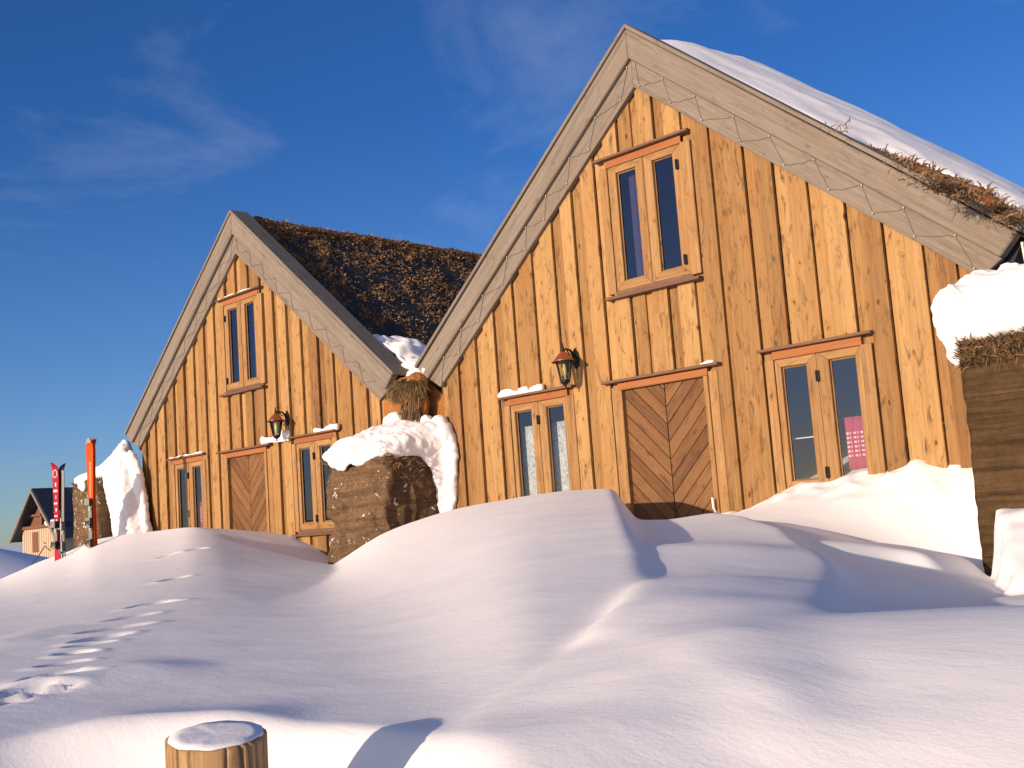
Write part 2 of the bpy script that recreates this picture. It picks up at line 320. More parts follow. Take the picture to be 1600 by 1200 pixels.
# the hump in the middle
Cp = [tuple(atH(px, py, r_)) for px, py, r_ in (
    (1110, 800, 8.5), (1060, 810, 8.3), (1160, 806, 8.3), (1215, 822, 7.8), (1260, 850, 7.0), (1300, 885, 5.6), (1290, 925, 4.1), (1270, 970, 3.1), (1262, 1010, 2.7), (1285, 1050, 2.47),
    (1200, 1078, 2.31), (1100, 1038, 2.52), (1000, 992, 3.1), (900, 1045, 2.86), (950, 1010, 3.05), (1000, 1070, 2.46), (1000, 1130, 2.22), (1150, 1120, 2.25), (1000, 850, 6.8), (1025, 905, 4.75), (1150, 900, 4.3), (1150, 850, 6.1), (1150, 980, 2.8), (1080, 940, 3.5), (1200, 930, 3.8), (1210, 1010, 2.65))]
Cf = tps(Cp, 2e-3)
Cpoly = [tuple(atH(*q)[:2])+(k,) for q, k in (((1040, 812, 8.3), .5), ((1110, 800, 8.5), .45), ((1160, 806, 8.3), .45), ((1215, 822, 7.8), .55), ((1262, 851, 6.9), .9), ((1302, 887, 5.6), 1.3), ((1292, 925, 4.1), 1.4),
    ((1272, 970, 3.1), 1.2), ((1266, 1010, 2.7), .9), ((1290, 1052, 2.46), .45), ((1200, 1080, 2.31), .4), ((1100, 1040, 2.52), .35), ((1000, 994, 3.08), .3))]
Cpoly += [(2.6, -5.6, .33), (.5, -2.5, .5)]
_s = [A_hit(px, py) for px, py in ((975, 806), (985, 830), (998, 860), (1004, 892), (1000, 928), (982, 968), (940, 1003), (880, 1042), (800, 1085), (748, 1120), (724, 1160), (716, 1200), (716, 1290))]
_k = [1.5, 1.5, 1.3, 1.2, 1.0, .5, .2, .14, .13, .13, .13, .13, .13]
Apoly = [(-.75, -.1, 1.8), (.0, -.88, 2.0)]+[(p[0], p[1], k) for p, k in zip(_s, _k)]+[(5.2, -9.5, .45), (4, -30, .3), (-60, -30, .3), (-60, 30, .3), (-.9, 30, .6)]
def outside(poly, x, y):
    """0 inside the outline, else distance x steepness of the nearest edge"""
    n = len(poly); best = np.full(x.shape, 1e9); drop = np.zeros(x.shape); ins = np.zeros(x.shape, bool)
    for i in range(n):
        ax, ay, ka = poly[i]; bx, by, kb = poly[(i+1) % n]; dx, dy = bx-ax, by-ay
        t = np.clip(((x-ax)*dx+(y-ay)*dy)/(dx*dx+dy*dy+1e-12), 0, 1); d = np.hypot(x-ax-t*dx, y-ay-t*dy)
        m = d < best; best = np.where(m, d, best); drop = np.where(m, d*(ka+(kb-ka)*t), drop)
        c = ((ay > y) != (by > y)) & (x < (bx-ax)*(y-ay)/((by-ay) if abs(by-ay) > 1e-12 else 1e-12)+ax); ins ^= c
    return np.where(ins, 0, drop), np.where(ins, best, -best)
def smax(a, b, k): h = np.clip(.5+.5*(a-b)/k, 0, 1); return b*(1-h)+a*h+k*h*(1-h)
_P = rng.permutation(256); _G = rng.normal(size=(256, 2)); _G /= np.linalg.norm(_G, axis=1)[:, None]
def pn(x, y):
    xi = np.floor(x).astype(int); yi = np.floor(y).astype(int); xf = x-xi; yf = y-yi
    def g(i, j): v = _G[_P[(_P[(xi+i) & 255]+yi+j) & 255]]; return v[..., 0]*(xf-i)+v[..., 1]*(yf-j)
    u = xf**3*(xf*(xf*6-15)+10); v = yf**3*(yf*(yf*6-15)+10)
    return (g(0, 0)*(1-u)+g(1, 0)*u)*(1-v)+(g(0, 1)*(1-u)+g(1, 1)*u)*v
def near_h(x, y):
    A = A_raw(x, y); dA, iA = outside(Apoly, x, y)
    wob = .002*pn(x*3+7, y*3)
    C = Cf(x, y); dC, _ = outside(Cpoly, x, y)
    B = Bf(x, y)
    C = np.where(dC > 3, -9, C-dC)
    inA = np.clip(iA-.02, 0, 9)*(y < -.85)
    z = smax(B, C, .025)-inA*1.2
    z = smax(z, A-np.maximum(0, dA+wob*np.minimum(1, dA*12)), .018)
    return z
_gx = np.arange(-24, 14.01, .03); _gy = np.arange(-12, 6.01, .02)
def _cache():
    X, Y = np.meshgrid(_gx, _gy); Z = near_h(X, Y)
    lim = .058+.05*sstep(2.4, 3.4, X)+.05*(1-sstep(-4.2, -2.6, X))+1.2*sstep(-1.25, -.98, Y)
    _a, iA = outside(Apoly, X, Y); _b, iC = outside(Cpoly, X, Y); lim = lim+.75*np.exp(-((iA+.05)/.06)**2)+.40*np.exp(-((iC+.06)/.06)**2)*(iA < -.1)
    p, q = atH(1215, 822, 7.8), atH(1300, 885, 5.6)           # the lee of the hump may stay steep
    t = np.clip(((X-p[0])*(q[0]-p[0])+(Y-p[1])*(q[1]-p[1]))/((q[0]-p[0])**2+(q[1]-p[1])**2), 0, 1); d = np.hypot(X-p[0]-t*(q[0]-p[0]), Y-p[1]-t*(q[1]-p[1]))
    lim = lim+.06*np.exp(-(d/.4)**2)+.6*np.exp(-((X-.5)/.8)**2-((Y+1.5)/.5)**2)
    for j in range(1, len(_gy)): Z[j] = np.maximum(Z[j], Z[j-1]-lim[j]*.02)
    for _ in range(3): Z[:, 1:-1] = .25*Z[:, :-2]+.5*Z[:, 1:-1]+.25*Z[:, 2:]; Z[1:-1] = .25*Z[:-2]+.5*Z[1:-1]+.25*Z[2:]
    return Z
_Z = None
def near_s(x, y):
    global _Z
    if _Z is None: _Z = _cache()
    fx = np.clip((x+24)/.03, 0, len(_gx)-1.001); fy = np.clip((y+12)/.02, 0, len(_gy)-1.001); i = fx.astype(int); j = fy.astype(int); u = fx-i; v = fy-j
    return (_Z[j, i]*(1-u)+_Z[j, i+1]*u)*(1-v)+(_Z[j+1, i]*(1-u)+_Z[j+1, i+1]*u)*v
def ridge(x, y, pa, pb, amp, wf, wb, taper=.25):
    ax, ay = pa[:2]; bx, by = pb[:2]; dx, dy = bx-ax, by-ay; L = math.hypot(dx, dy); dx /= L; dy /= L
    t = ((x-ax)*dx+(y-ay)*dy)/L; s = (x-ax)*-dy+(y-ay)*dx
    if -dy*0+dx*1 < 0: s = -s          # s grows away from the sun
    s = s+.06*pn(x*1.3, y*1.3+5)
    e = sstep(-taper, taper, t)*(1-sstep(1-taper, 1+taper, t))
    return amp*e*np.where(s < 0, np.exp(-(s/wf)**2), np.exp(-(s/wb)**2))
FP = []
def height(x, y):
    x = np.asarray(x, float); y = np.asarray(y, float)
    far = np.hypot(x-2, y+4)
    z = near_s(x, y)
    # waves in the left foreground
    for pa, pb, am, wf, wb in WAVES: z = z+ridge(x, y, pa, pb, am, wf, wb)
    z = z+.010*pn(x*.6, y*.8)+.0035*pn(x*2.6+3, y*3.2)+.0012*pn(x*7, y*9)
    z = z-.22*(1-sstep(.36, .66, np.hypot((x-4.42)*.75, y+7.70)))
    # ragged crust where snow meets the right house
    z = z+.07*np.maximum(0, pn(x*6+1, y*5)+.15)*np.exp(-((y+.18)/.22)**2)*((x > .55) & (x < 3.4))
    # heap against the front of the right-hand turf wall
    z = np.maximum(z, (.63+.03*pn(x*5, y*5)-.45*np.clip(-1.15-y, 0, 9)**1.2)*sstep(3.30, 3.44, x-.44*np.maximum(0, -1-y)-.05*pn(y*6, x*3))-3*(1-sstep(3.28, 3.36, x-.44*np.maximum(0, -1-y))))
    # soft foot prints
    for (fx, fy, an, ln, wd, dp) in FP:
        c, s = math.cos(an), math.sin(an); u = (x-fx)*c+(y-fy)*s; v = -(x-fx)*s+(y-fy)*c; q = (u/ln)**2+(v/wd)**2
        m = q < 9
        if m.any(): z = z-np.where(m, dp*np.exp(-q**2.5)-dp*.16*np.exp(-((np.sqrt(q)-1.5)/.35)**2), 0)
    # wide land
    w = sstep(16, 34, far); land = -.5-.9*sstep(20, 90, far)+.9*pn(x*.03, y*.03)+.35*pn(x*.11, y*.11)+.10*pn(x*.5, y*.5)
    land = land+(14+9*pn(x*.0021+4, y*.0021)+3*pn(x*.008, y*.008))*sstep(250, 1500, far)+2.6*np.exp(-(((x+47)/9)**2+((y-8.5)/6)**2))+1.6*np.exp(-(((x+58)/10)**2+((y-18)/8)**2))
    return z*(1-w)+land*w
WAVES = []
def ground_hit(px, py):
    d = ray(px, py); ts = np.concatenate([np.linspace(1.2, 14, 1600), np.linspace(14.02, 120, 1500)]); P = CP[None]+d[None]*ts[:, None]
    dz = P[:, 2]-height(P[:, 0], P[:, 1]); k = int(np.argmax(dz < 0)); return P[k]
WAVES += [(ground_hit(0, 1085), ground_hit(285, 1042), .030, .16, .34), (ground_hit(90, 1150), ground_hit(420, 1128), .030, .14, .24), (ground_hit(0, 1010), ground_hit(70, 985), .02, .2, .3)]
for px, py, ln, wd, dp in ((308, 858, .16, .09, .06), (262, 868, .16, .08, .06), (272, 905, .20, .09, .08), (255, 942, .18, .08, .06), (232, 945, .22, .08, .08), (205, 965, .22, .08, .08), (180, 983, .24, .09, .09), (160, 998, .2, .09, .09), (140, 1008, .14, .07, .07),
                           (118, 1022, .10, .09, .10), (100, 1038, .12, .07, .07), (108, 1052, .12, .06, .06), (78, 1055, .14, .06, .07), (85, 1078, .14, .05, .05), (48, 1072, .12, .06, .06), (20, 1085, .14, .05, .06), (5, 1100, .12, .05, .05)):
    g = ground_hit(px, py); FP.append((g[0], g[1], R(108+random.uniform(-14, 14)), ln*.75, wd*.75, dp*.62))
def axis(lo, hi, step, far, grow=1.16):
    a = list(np.arange(lo, hi, step)); s = step
    while a[-1] < far: s *= grow; a.append(a[-1]+s)
    s = step
    while a[0] > -far: s *= grow; a.insert(0, a[0]-s)
    return np.array(a)
def build_terrain():
    gx = np.concatenate([axis(-13.5, 6.2, .032, 5200)]); gy = axis(-8.3, .1, .026, 5200)
    X, Y = np.meshgrid(gx, gy); Z = height(X, Y)
    ny, nx = X.shape; me = bpy.data.meshes.new('snow_ground'); nv = nx*ny
    co = np.stack([X, Y, Z], -1).reshape(-1, 3).astype(np.float32)
    me.vertices.add(nv); me.vertices.foreach_set('co', co.ravel())
    i = np.arange(ny-1)[:, None]*nx+np.arange(nx-1)[None]; q = np.stack([i, i+1, i+nx+1, i+nx], -1).reshape(-1, 4)
    me.loops.add(q.size); me.loops.foreach_set('vertex_index', q.ravel().astype(np.int32)); me.polygons.add(len(q))
    me.polygons.foreach_set('loop_start', (np.arange(len(q))*4).astype(np.int32)); me.update(calc_edges=True); me.polygons.foreach_set('use_smooth', np.ones(len(q), bool))
    me.materials.append(M['snow']); o = bpy.data.objects.new('snow_ground', me); COL.objects.link(o); tag(o, 'deep wind-drifted snow with dunes, scarps and footprints', 'ground', kind='structure')
build_terrain()

# ------------------------------------------------------------------ houses
APEX, SL = 5.55, .837
def clip_poly(poly, nx, nz, c):
    """keep nx*x+nz*z <= c"""
    o = []
    for i in range(len(poly)):
        a, b = poly[i], poly[(i+1) % len(poly)]; da = nx*a[0]+nz*a[1]-c; db = nx*b[0]+nz*b[1]-c
        if da <= 0: o.append(a)
        if da*db < 0: t = da/(da-db); o.append((a[0]+(b[0]-a[0])*t, a[1]+(b[1]-a[1])*t))
    return o
OPEN = [(-.54, .54, 2.03, -1), (-2.10, -1.22, 2.04, .86), (1.22, 2.10, 2.04, .86), (-.47, .47, 4.27, 2.97)]   # x0 x1 top bottom
def siding(root, lines):
    mb = MB(); edges = [-3.2]+lines+[3.2]
    pieces = []
    for i in range(len(edges)-1):
        a, b = edges[i], edges[i+1]; w = b-a; ov = min(.19, max(.13, w*.56))*random.uniform(.9, 1.1) if w > .2 else w*.6
        pieces.append((a+random.uniform(.001, .007), b-ov+.03, -.004, .02)); pieces.append((b-ov, b, -.036-random.uniform(0, .01), -.0045))
        if w > .4: pieces.append((a+.03, a+w*.4, -.028, -.0045))
    for x0, x1, y0, y1 in pieces:
        segs = [(-.6, 6)]
        cuts = [(x0, x1, segs)]
        for ox0, ox1, ot, ob in OPEN:
            new = []
            for c0, c1, sg in cuts:
                if c1 <= ox0 or c0 >= ox1: new.append((c0, c1, sg)); continue
                if c0 < ox0-.004: new.append((c0, ox0, sg))
                if c1 > ox1+.004: new.append((ox1, c1, sg))
                ns = []
                for s0, s1 in sg:
                    if s1 <= ob or s0 >= ot: ns.append((s0, s1)); continue
                    if s0 < ob: ns.append((s0, ob))
                    if s1 > ot: ns.append((ot, s1))
                new.append((max(c0, ox0), min(c1, ox1), ns))
            cuts = new
        tone = random.random()
        for c0, c1, sg in cuts:
            if c1-c0 < .004: continue
            for s0, s1 in sg:
                p = [(c0, s0), (c1, s0), (c1, s1), (c0, s1)]
                p = clip_poly(p, .837, 1, 5.12); p = clip_poly(p, -.837, 1, 5.12)
                if len(p) >= 3: mb.prism(p, y0, y1, (0, 0, 1), tone)
    return mb.build('board_siding', M['siding'], root, bevel=.003)
def window(root, cx, z0, z1, w, cap_hw, casing, pane_in, pane_out, hinge_x, has_sill, caplift=0.):
    """root > window > sashes, panes, hinges ..."""
    fr = MB(); zt, zb = z1, z0
    # casing boards
    l, r_ = cx-w, cx+w
    fr.box(cx-.0055, cx+.0055, -.030, .0, zb, zt-.004); f = fr.build('window', M['frame'], root)
    for q in ((l-casing[0], l, -.052), (r_, r_+casing[1], -.055)):
        m = MB(); m.box(q[0], q[1], q[2], .02, zb-.02, zt+.002); m.build('casing_board', M['frame'], f, bevel=.004)
    hd = MB(); hd.box(l-.01, r_+.01, -.047, .02, zt+.0, zt+.075, (1, 0, 0)); hd.build('head_board', M['redwood'], f, bevel=.003)
    cp = MB(); cp.prism([(cx-cap_hw, zt+.077), (cx+cap_hw, zt+.077), (cx+cap_hw, zt+.102), (cx-cap_hw, zt+.102)], -.105, .0, (1, 0, 0)); cp.build('drip_board', M['drip'], f, bevel=.004)
    # two sashes
    for s in (-1, 1):
        a0, a1 = sorted((cx+s*.006, cx+s*(w-.004))); p0, p1 = sorted((cx+s*pane_in, cx+s*pane_out)); t0, t1 = zb+.09, zt-.075
        m = MB(); yF, yB = -.040, .0
        m.prism([(a0, zb), (p0, t0), (p0, t1), (a0, zt-.004)], yF, yB); m.prism([(a1, zb), (p1, t0), (p1, t1), (a1, zt-.004)], yF-.001, yB)
        m.prism([(a0, zt-.004), (a1, zt-.004), (p1, t1), (p0, t1)], yF-.0005, yB, (1, 0, 0)); m.prism([(a0, zb), (a1, zb), (p1, t0), (p0, t0)], yF+.0005, yB, (1, 0, 0))
        # inner bead
        for q in ([p0, p0+.012, t0, t1], [p1-.012, p1, t0, t1]): m.box(q[0], q[1], -.012, .006, q[2], q[3])
        m.box(p0+.012, p1-.012, -.012, .006, t1-.012, t1, (1, 0, 0)); m.box(p0+.012, p1-.012, -.012, .006, t0, t0+.012, (1, 0, 0))
        sh = m.build('sash', M['frame'], f, bevel=.005)
        g = MB(); g.add([(p0, -.004, t0), (p1, -.004, t0), (p1, -.004, t1), (p0, -.004, t1)], [(0, 1, 2, 3)]); g.build('pane', M['glass'], f)
    for hx in hinge_x:
        for hz in (zt-.2, zb+.14):
            m = MB(); m.box(hx-.017, hx+.017, -.062, -.040, hz-.045, hz+.045); m.tube([(hx, -.064, hz-.05), (hx, -.064, hz+.05)], .008, 6); m.build('hinge', M['iron'], f)
    if has_sill:
        m = MB(); m.box(cx-w+.0, cx+w, -.05, .02, zb-.05, zb-.001, (1, 0, 0)); m.box(cx-cap_hw+.02, cx+cap_hw-.01, -.11, .01, zb-.082, zb-.052, (1, 0, 0)); m.build('window_sill', M['drip'], f, bevel=.004)
    return f
def door(root):
    f = MB(); f.box(-.54, .54, -.068, .04, 1.9965, 2.0, (1, 0, 0)); ob = f.build('door_frame', M['frame'], root)
    for q in ((-.54, -.49), (.49, .54)):
        m = MB(); m.box(q[0], q[1], -.068, .04, -.6, 1.996); m.build('jamb', M['frame'], ob, bevel=.004)
    for q in ((-.63, -.541, -.050), (.541, .64, -.052)):
        m = MB(); m.box(q[0], q[1], q[2], .02, -.6, 2.035); m.build('casing_board', M['frame'], ob, bevel=.004)
    h = MB(); h.box(-.54, .54, -.060, .02, 2.001, 2.072, (1, 0, 0)); h.build('head_board', M['redwood'], ob, bevel=.004)
    c = MB(); c.box(-.70, .70, -.125, 0, 2.074, 2.10, (1, 0, 0)); c.build('drip_board', M['drip'], ob, bevel=.004)
    for s in (-1, 1):
        m = MB(); x0, x1 = sorted((s*.004, s*.488)); bw = .118; step = bw*1.414
        z = -1.4
        while z < 2.6:
            p = [(0, z), (0, z+step-.008), (s*.6, z+step-.008+.6), (s*.6, z+.6)]
            for n_, c_ in (((-1, 0), -x0), ((1, 0), x1), ((0, 1), 1.997), ((0, -1), .3)):
                p = clip_poly(p, n_[0], n_[1], c_)
                if len(p) < 3: break
            if len(p) >= 3: m.prism(p, -.012-random.uniform(0, .004), .01, (s, 0, 1))
            z += step
        m.build('door_leaf', M['doorw'], root, bevel=.003)
    b = MB(); b.box(-.49, .49, .011, .04, -.3, 1.998); b.build('door_backing', M['inner'], root)
    k = MB(); k.tube([(.505, -.07, .86), (.505, -.11, .87), (.508, -.112, .78), (.505, -.075, .74)], .011, 6); k.build('door_handle', M['bulb'], root)
def bargeboards(root):
    lo, hi = 0, 0
    outer = [(0, 5.55), (3.47, 2.655)]; mid = [(0, 5.24), (3.325, 2.50)]; low = [(0, 4.955), (3.15, 2.385)]
    sl_ = Vector((1, 0, -.835))
    for s in (-1, 1):
        m = MB(); m.prism([(s*x, z) for x, z in (outer[0], outer[1], mid[1], mid[0])], -.135, -.02, (s, 0, -.835), .6); m.build('upper_bargeboard', M['grey'], root, bevel=.012)
        m = MB(); m.prism([(s*x, z) for x, z in ((0, 5.238), (3.325-.001, 2.498), low[1], low[0])], -.085, -.02, (s, 0, -.835), .4); m.build('lower_bargeboard', M['grey'], root, bevel=.006)
        m = MB(); m.prism([(s*x, z) for x, z in ((0, 5.553), (3.50, 2.652), (3.52, 2.685), (0, 5.60))], -.150, .16, (s, 0, -.835), .3); m.build('verge_cap', M['grey'], root, bevel=.006)
def shell(root, L=8.6):
    m = MB()
    for s in (-1, 1):   # side walls
        m.box(*sorted((s*3.0, s*3.2)), .021, L, -.6, 2.75)
    m.box(-3.0, 3.0, L-.2, L, -.6, 2.75); m.prism([(-3.0, 2.751), (3.0, 2.751), (0, 5.2)], L-.2, L)
    m.box(-3.0, 3.0, .03, L-.2, -.62, -.4); m.box(-3.0, 3.0, .03, L-.2, 2.45, 2.6)
    m.build('turf_side_wall', M['inner'], root)
    m = MB()
    for s in (-1, 1): m.prism([(0, 5.15), (s*3.32, 5.15-.835*3.32), (s*3.45, 2.62), (0, 5.48)], .022, L+.05, (s, 0, -.835))
    m.build('roof_deck', M['tar'], root)
def slope_surface(root, name, mat, s, off, L, ns=60, ny=110, parent=None, y0=.17, s0=-.02, s1=1.03, smooth=True):
    """off(u, y): height above the roof line at distance u from the ridge"""
    V = []; F = []
    us = np.linspace(s0*3.47, s1*3.47, ns); ys = np.linspace(y0, L, ny); U, Yv = np.meshgrid(us, ys)
    H = off(U, Yv); n = Vector((.837, 0, 1)).normalized()
    X = s*(U+H*n.x); Z = APEX-SL*np.abs(U)+H*n.z
    V = np.stack([X, Yv, Z], -1).reshape(-1, 3)
    nb = len(V); F = [(j*ns+i, j*ns+i+1, (j+1)*ns+i+1, (j+1)*ns+i) if s > 0 else (j*ns+i, (j+1)*ns+i, (j+1)*ns+i+1, j*ns+i+1) for j in range(ny-1) for i in range(ns-1)]
    o = mesh_obj(name, V, F, mat, root, smooth)
    m = o.modifiers.new('t', 'SOLIDIFY'); m.thickness = .09; m.offset = -1
    return o
def blades(name, pts, mat, parent, lmin, lmax, w=.006, lean=.5, per=1, up=None):
    """grass: every blade a narrow bent triangle pair"""
    V = []; F = []; T = []
    for p, n in pts:
        p = Vector(p); n = Vector(n)
        for _ in range(per):
            d = (n+Vector((random.gauss(0, lean), random.gauss(0, lean), random.gauss(0, lean)))).normalized(); l = random.uniform(lmin, lmax)
            a = random.uniform(0, 6.28); sdv = d.cross(Vector((math.cos(a), math.sin(a), .3))).normalized()*w
            q = p+Vector((random.uniform(-.02, .02), random.uniform(-.02, .02), 0)); k = q+d*l*.55; t = q+d*l+Vector((0, 0, -l*.3))
            b = len(V); V += [q-sdv, q+sdv, k+sdv*.7, k-sdv*.7, t]; F += [(b, b+1, b+2, b+3), (b+3, b+2, b+4)]; T += [random.random()]*5
    return mesh_obj(name, V, F, mat, parent, False, dict(tone=('FLOAT', T)))
def roof_cover(root, house):
    L = 8.6; H = {}
    def turf(U, Yv):
        bz = .05*pn(U*2.2+house*9, Yv*2.2)+.035*pn(U*7, Yv*7+3)+.02*pn(U*17, Yv*17)
        if house == 1: bz = bz+.20*sstep(1.7, 2.6, U)*np.exp(-((Yv-.42)/(.22+.10*np.clip(U-1.9, 0, 2)))**2)
        return -.075+bz+(.05*np.exp(-(U/.25)**2) if house == 2 else 0)
    for s in (-1, 1):
        tf = slope_surface(root, 'roof_turf', M['turf'], s, turf, L)
        dens = 32000 if (house == 2 and s == 1) else 2500
        pts = []
        us = rng.uniform(0, 3.5, dens); ys = rng.uniform(.2, 8.4, dens)**1.0
        if s == 1: ys = .2+8.2*rng.uniform(0, 1, dens)**1.5
        else: ys = .17+1.5*rng.uniform(0, 1, dens)**1.6
        hh = turf(us, ys); n = Vector((s*.64, 0, .77))
        for u, y, h in zip(us, ys, hh):
            cl = mn.noise((u*1.6, y*1.6, house))
            pts.append(((s*(u+h*.64), y, APEX-SL*u+h*.77), (s*.5, 0, .5)))
        blades('turf_grass', pts, M['blade'], tf, .03, .09 if house == 2 and s == 1 else .13, .010, .8, per=3)
    if house == 2:
        pts = []
        for _ in range(900):
            u = random.uniform(1.6, 3.5); y = random.uniform(.0, .5); pts.append(((-u-.03, y, APEX-SL*u+.03), (-.75, -.1, .5)))
        blades('verge_grass', pts, M['straw2'], root, .04, .13, .005, .5)
    return turf
def build_house(name, X, Y, label, lines, idx):
    root = empty(name, (X, Y, 0), label, 'house', 'turf-roofed timber houses')
    siding(root, lines)
    shell(root); door(root); bargeboards(root)
    window(root, 0, 2.985, 4.255, .46, .59, (.10, .115), .105, .353, (.41,) if idx == 1 else (-.42,), True)
    window(root, -1.66, .87, 2.035, .42, .55, (.09, .10), .107, .357, (0.0-1.66,), True)
    window(root, 1.66, .87, 2.035, .42, .55, (.09, .10), .107, .357, (1.66,), True)
    roof_cover(root, idx)
    # dim rooms behind the windows
    return root
L1 = [-2.88, -2.57, -2.26, -1.94, -1.61, -1.29, -.98, -.65, -.31, .15, .47, .77, 1.12, 1.41, 1.73, 2.06, 2.37, 2.69, 2.95]
L2 = [-3.0, -2.68, -2.36, -2.05, -1.71, -1.4, -1.08, -.78, -.44, -.12, .2, .5, .82, 1.13, 1.46, 1.83, 2.16, 2.51, 2.84, 3.1]
HX2, HY2 = -7.551, .095
h1 = build_house('turf_roofed_house', 0, 0, 'nearer golden timber house on the right, snow-covered roof and three windows round a chevron door', L1, 1)
h2 = build_house('turf_roofed_house', HX2, HY2, 'farther golden timber house on the left whose roof is bare dark brown turf', L2, 2)

# ------------------------------------------------------------------ snow on the roofs
def roof_snow(house):
    ox, oy = (0, 0) if house == 1 else (HX2, HY2)
    if house == 1:
        spots = []
        def hit(px, py):
            d = ray(px, py); ts = np.linspace(5, 25, 4000); P = CP[None]+d[None]*ts[:, None]
            k = np.argmin(np.abs(P[:, 2]-(APEX+.02-SL*P[:, 0]))); return P[k][0], P[k][1]
        def off(U, Y):
            bul = np.interp(Y, [0, .25, .9, 1.8, 3.9, 6.5, 8.6], [-.12, .0, .12, .19, .14, .0, -.05])
            h = bul+.03*pn(U*1.1, Y*1.1)+.012*pn(U*4, Y*4)+.05*np.sin(np.clip(U/3.5, 0, 1)*math.pi)
            # bare turf along the lower verge and a few wind-scoured holes
            v = (U-1.9)/1.6
            h = h-.62*sstep(.0, .8, v)*np.exp(-((Y-.45)/(.22+.32*np.clip(v, 0, 1)))**2)*(1+1.1*pn(U*5, Y*5))
            for cu, cy_, a in ((2.9, 1.9, .25), (3.1, 2.6, .25)):
                h = h-a*1.9*np.exp(-np.clip(((U-cu)/.07)**2+((Y-cy_)/.13)**2, 0, 30)*(1+.9*pn(U*16, Y*16)))
            return np.maximum(h, -.2)
        o = slope_surface(None, 'roof_snow', M['snow'], 1, off, 8.6, 150, 220, y0=.05, s0=-.0, s1=1.01)
        tag(o, 'thick snow blanket over the right slope of the nearer house roof, patches of turf poking through', 'snow')
        def off2(U, Y): return .012+.035*pn(U*2+4, Y*2)+.02*pn(U*7, Y*3)-.12*(U > 2.9)*0
        o = slope_surface(None, 'roof_snow', M['snow'], -1, off2, 8.6, 60, 90, y0=.16, s0=.30, s1=.97)
        tag(o, 'thin snow sheet behind the left verge boards of the nearer house', 'snow')
        pts = []
        for _ in range(1500):
            v = random.random(); u = 2.35+1.2*v; y = .24+random.random()*(.2+.5*v); pts.append(((u, y, APEX-SL*u+.06), (.3, -.1, .9)))
        for px, py, n_ in ((1214, 133, 14), (1228, 141, 26), (1300, 191, 22), (1405, 243, 30), (1425, 262, 50), (1445, 272, 60), (1470, 282, 200), (1490, 290, 220), (1510, 300, 200), (1540, 298, 60), (1555, 318, 200), (1580, 335, 250)):
            d = ray(px, py); ts = np.linspace(5, 25, 4000); P = CP[None]+d[None]*ts[:, None]; k = np.argmin(np.abs(P[:, 2]-(APEX+.16-SL*P[:, 0])))
            for _ in range(n_): pts.append(((P[k][0]+random.gauss(0, .05), P[k][1]+random.gauss(0, .10), P[k][2]-.05), (.3, -.2, .5)))
        blades('roof_grass', pts, M['straw2'], None, .03, .10, .0045, .6)
        g = bpy.data.objects['roof_grass']; tag(g, 'dry straw-coloured grass poking up behind the right verge of the nearer house', 'grass', kind='stuff')
    else:
        def off(U, Y):
            n_ = pn(U*3.2, Y*2.2)+.6*pn(U*8+1, Y*7)
            m = sstep(2.3, 3.1, U)*(1-.25*sstep(1.5, 3.5, Y))
            return -.19+.24*m*(1+.2*n_)+.10*n_+.10*m*np.exp(-((Y-.5)/.5)**2)
        o = slope_surface(None, 'roof_snow', M['snow'], 1, off, 5, 110, 140, y0=.2, s0=.5, s1=1.05)
        o.location = (ox, oy, 0)
        tag(o, 'broken snow patches low on the turf roof of the farther house, by the valley', 'snow')
roof_snow(1); roof_snow(2)

def snow_blob(name, ells, label, voxel=.022, disp=.02, cat='snow', mat='snow', parent=None):
    bm = bmesh.new()
    for (c, r_) in ells:
        m = Matrix.Translation(c) @ Matrix.Diagonal((*r_, 1)); bmesh.ops.create_icosphere(bm, subdivisions=3, radius=1, matrix=m)
    me = bpy.data.meshes.new(name); bm.to_mesh(me); bm.free(); me.materials.append(M[mat]); o = bpy.data.objects.new(name, me); COL.objects.link(o)
    r = o.modifiers.new('r', 'REMESH'); r.mode = 'VOXEL'; r.voxel_size = voxel; r.use_smooth_shade = True
    s = o.modifiers.new('s', 'SMOOTH'); s.factor = .6; s.iterations = 5
    tx = bpy.data.textures.new(name, 'CLOUDS'); tx.noise_scale = .14; tx.noise_depth = 3
    d = o.modifiers.new('d', 'DISPLACE'); d.texture = tx; d.strength = disp*2.2; d.mid_level = .5; d.texture_coords = 'GLOBAL'
    if disp > .01:
        t2 = bpy.data.textures.new(name+'_crust', 'CLOUDS'); t2.noise_scale = .045; t2.noise_depth = 2
        e = o.modifiers.new('e', 'DISPLACE'); e.texture = t2; e.strength = .022; e.mid_level = .5; e.texture_coords = 'GLOBAL'
    if label: tag(o, label, cat)
    if parent: o.parent = parent
    return o
def chain(pts, n=6):
    o = []
    for (c0, r0), (c1, r1) in zip(pts, pts[1:]):
        for k in range(n):
            t = k/n; o.append((tuple(a+(b-a)*t for a, b in zip(c0, c1)), tuple(a+(b-a)*t for a, b in zip(r0, r1))))
    o.append(pts[-1]); return o

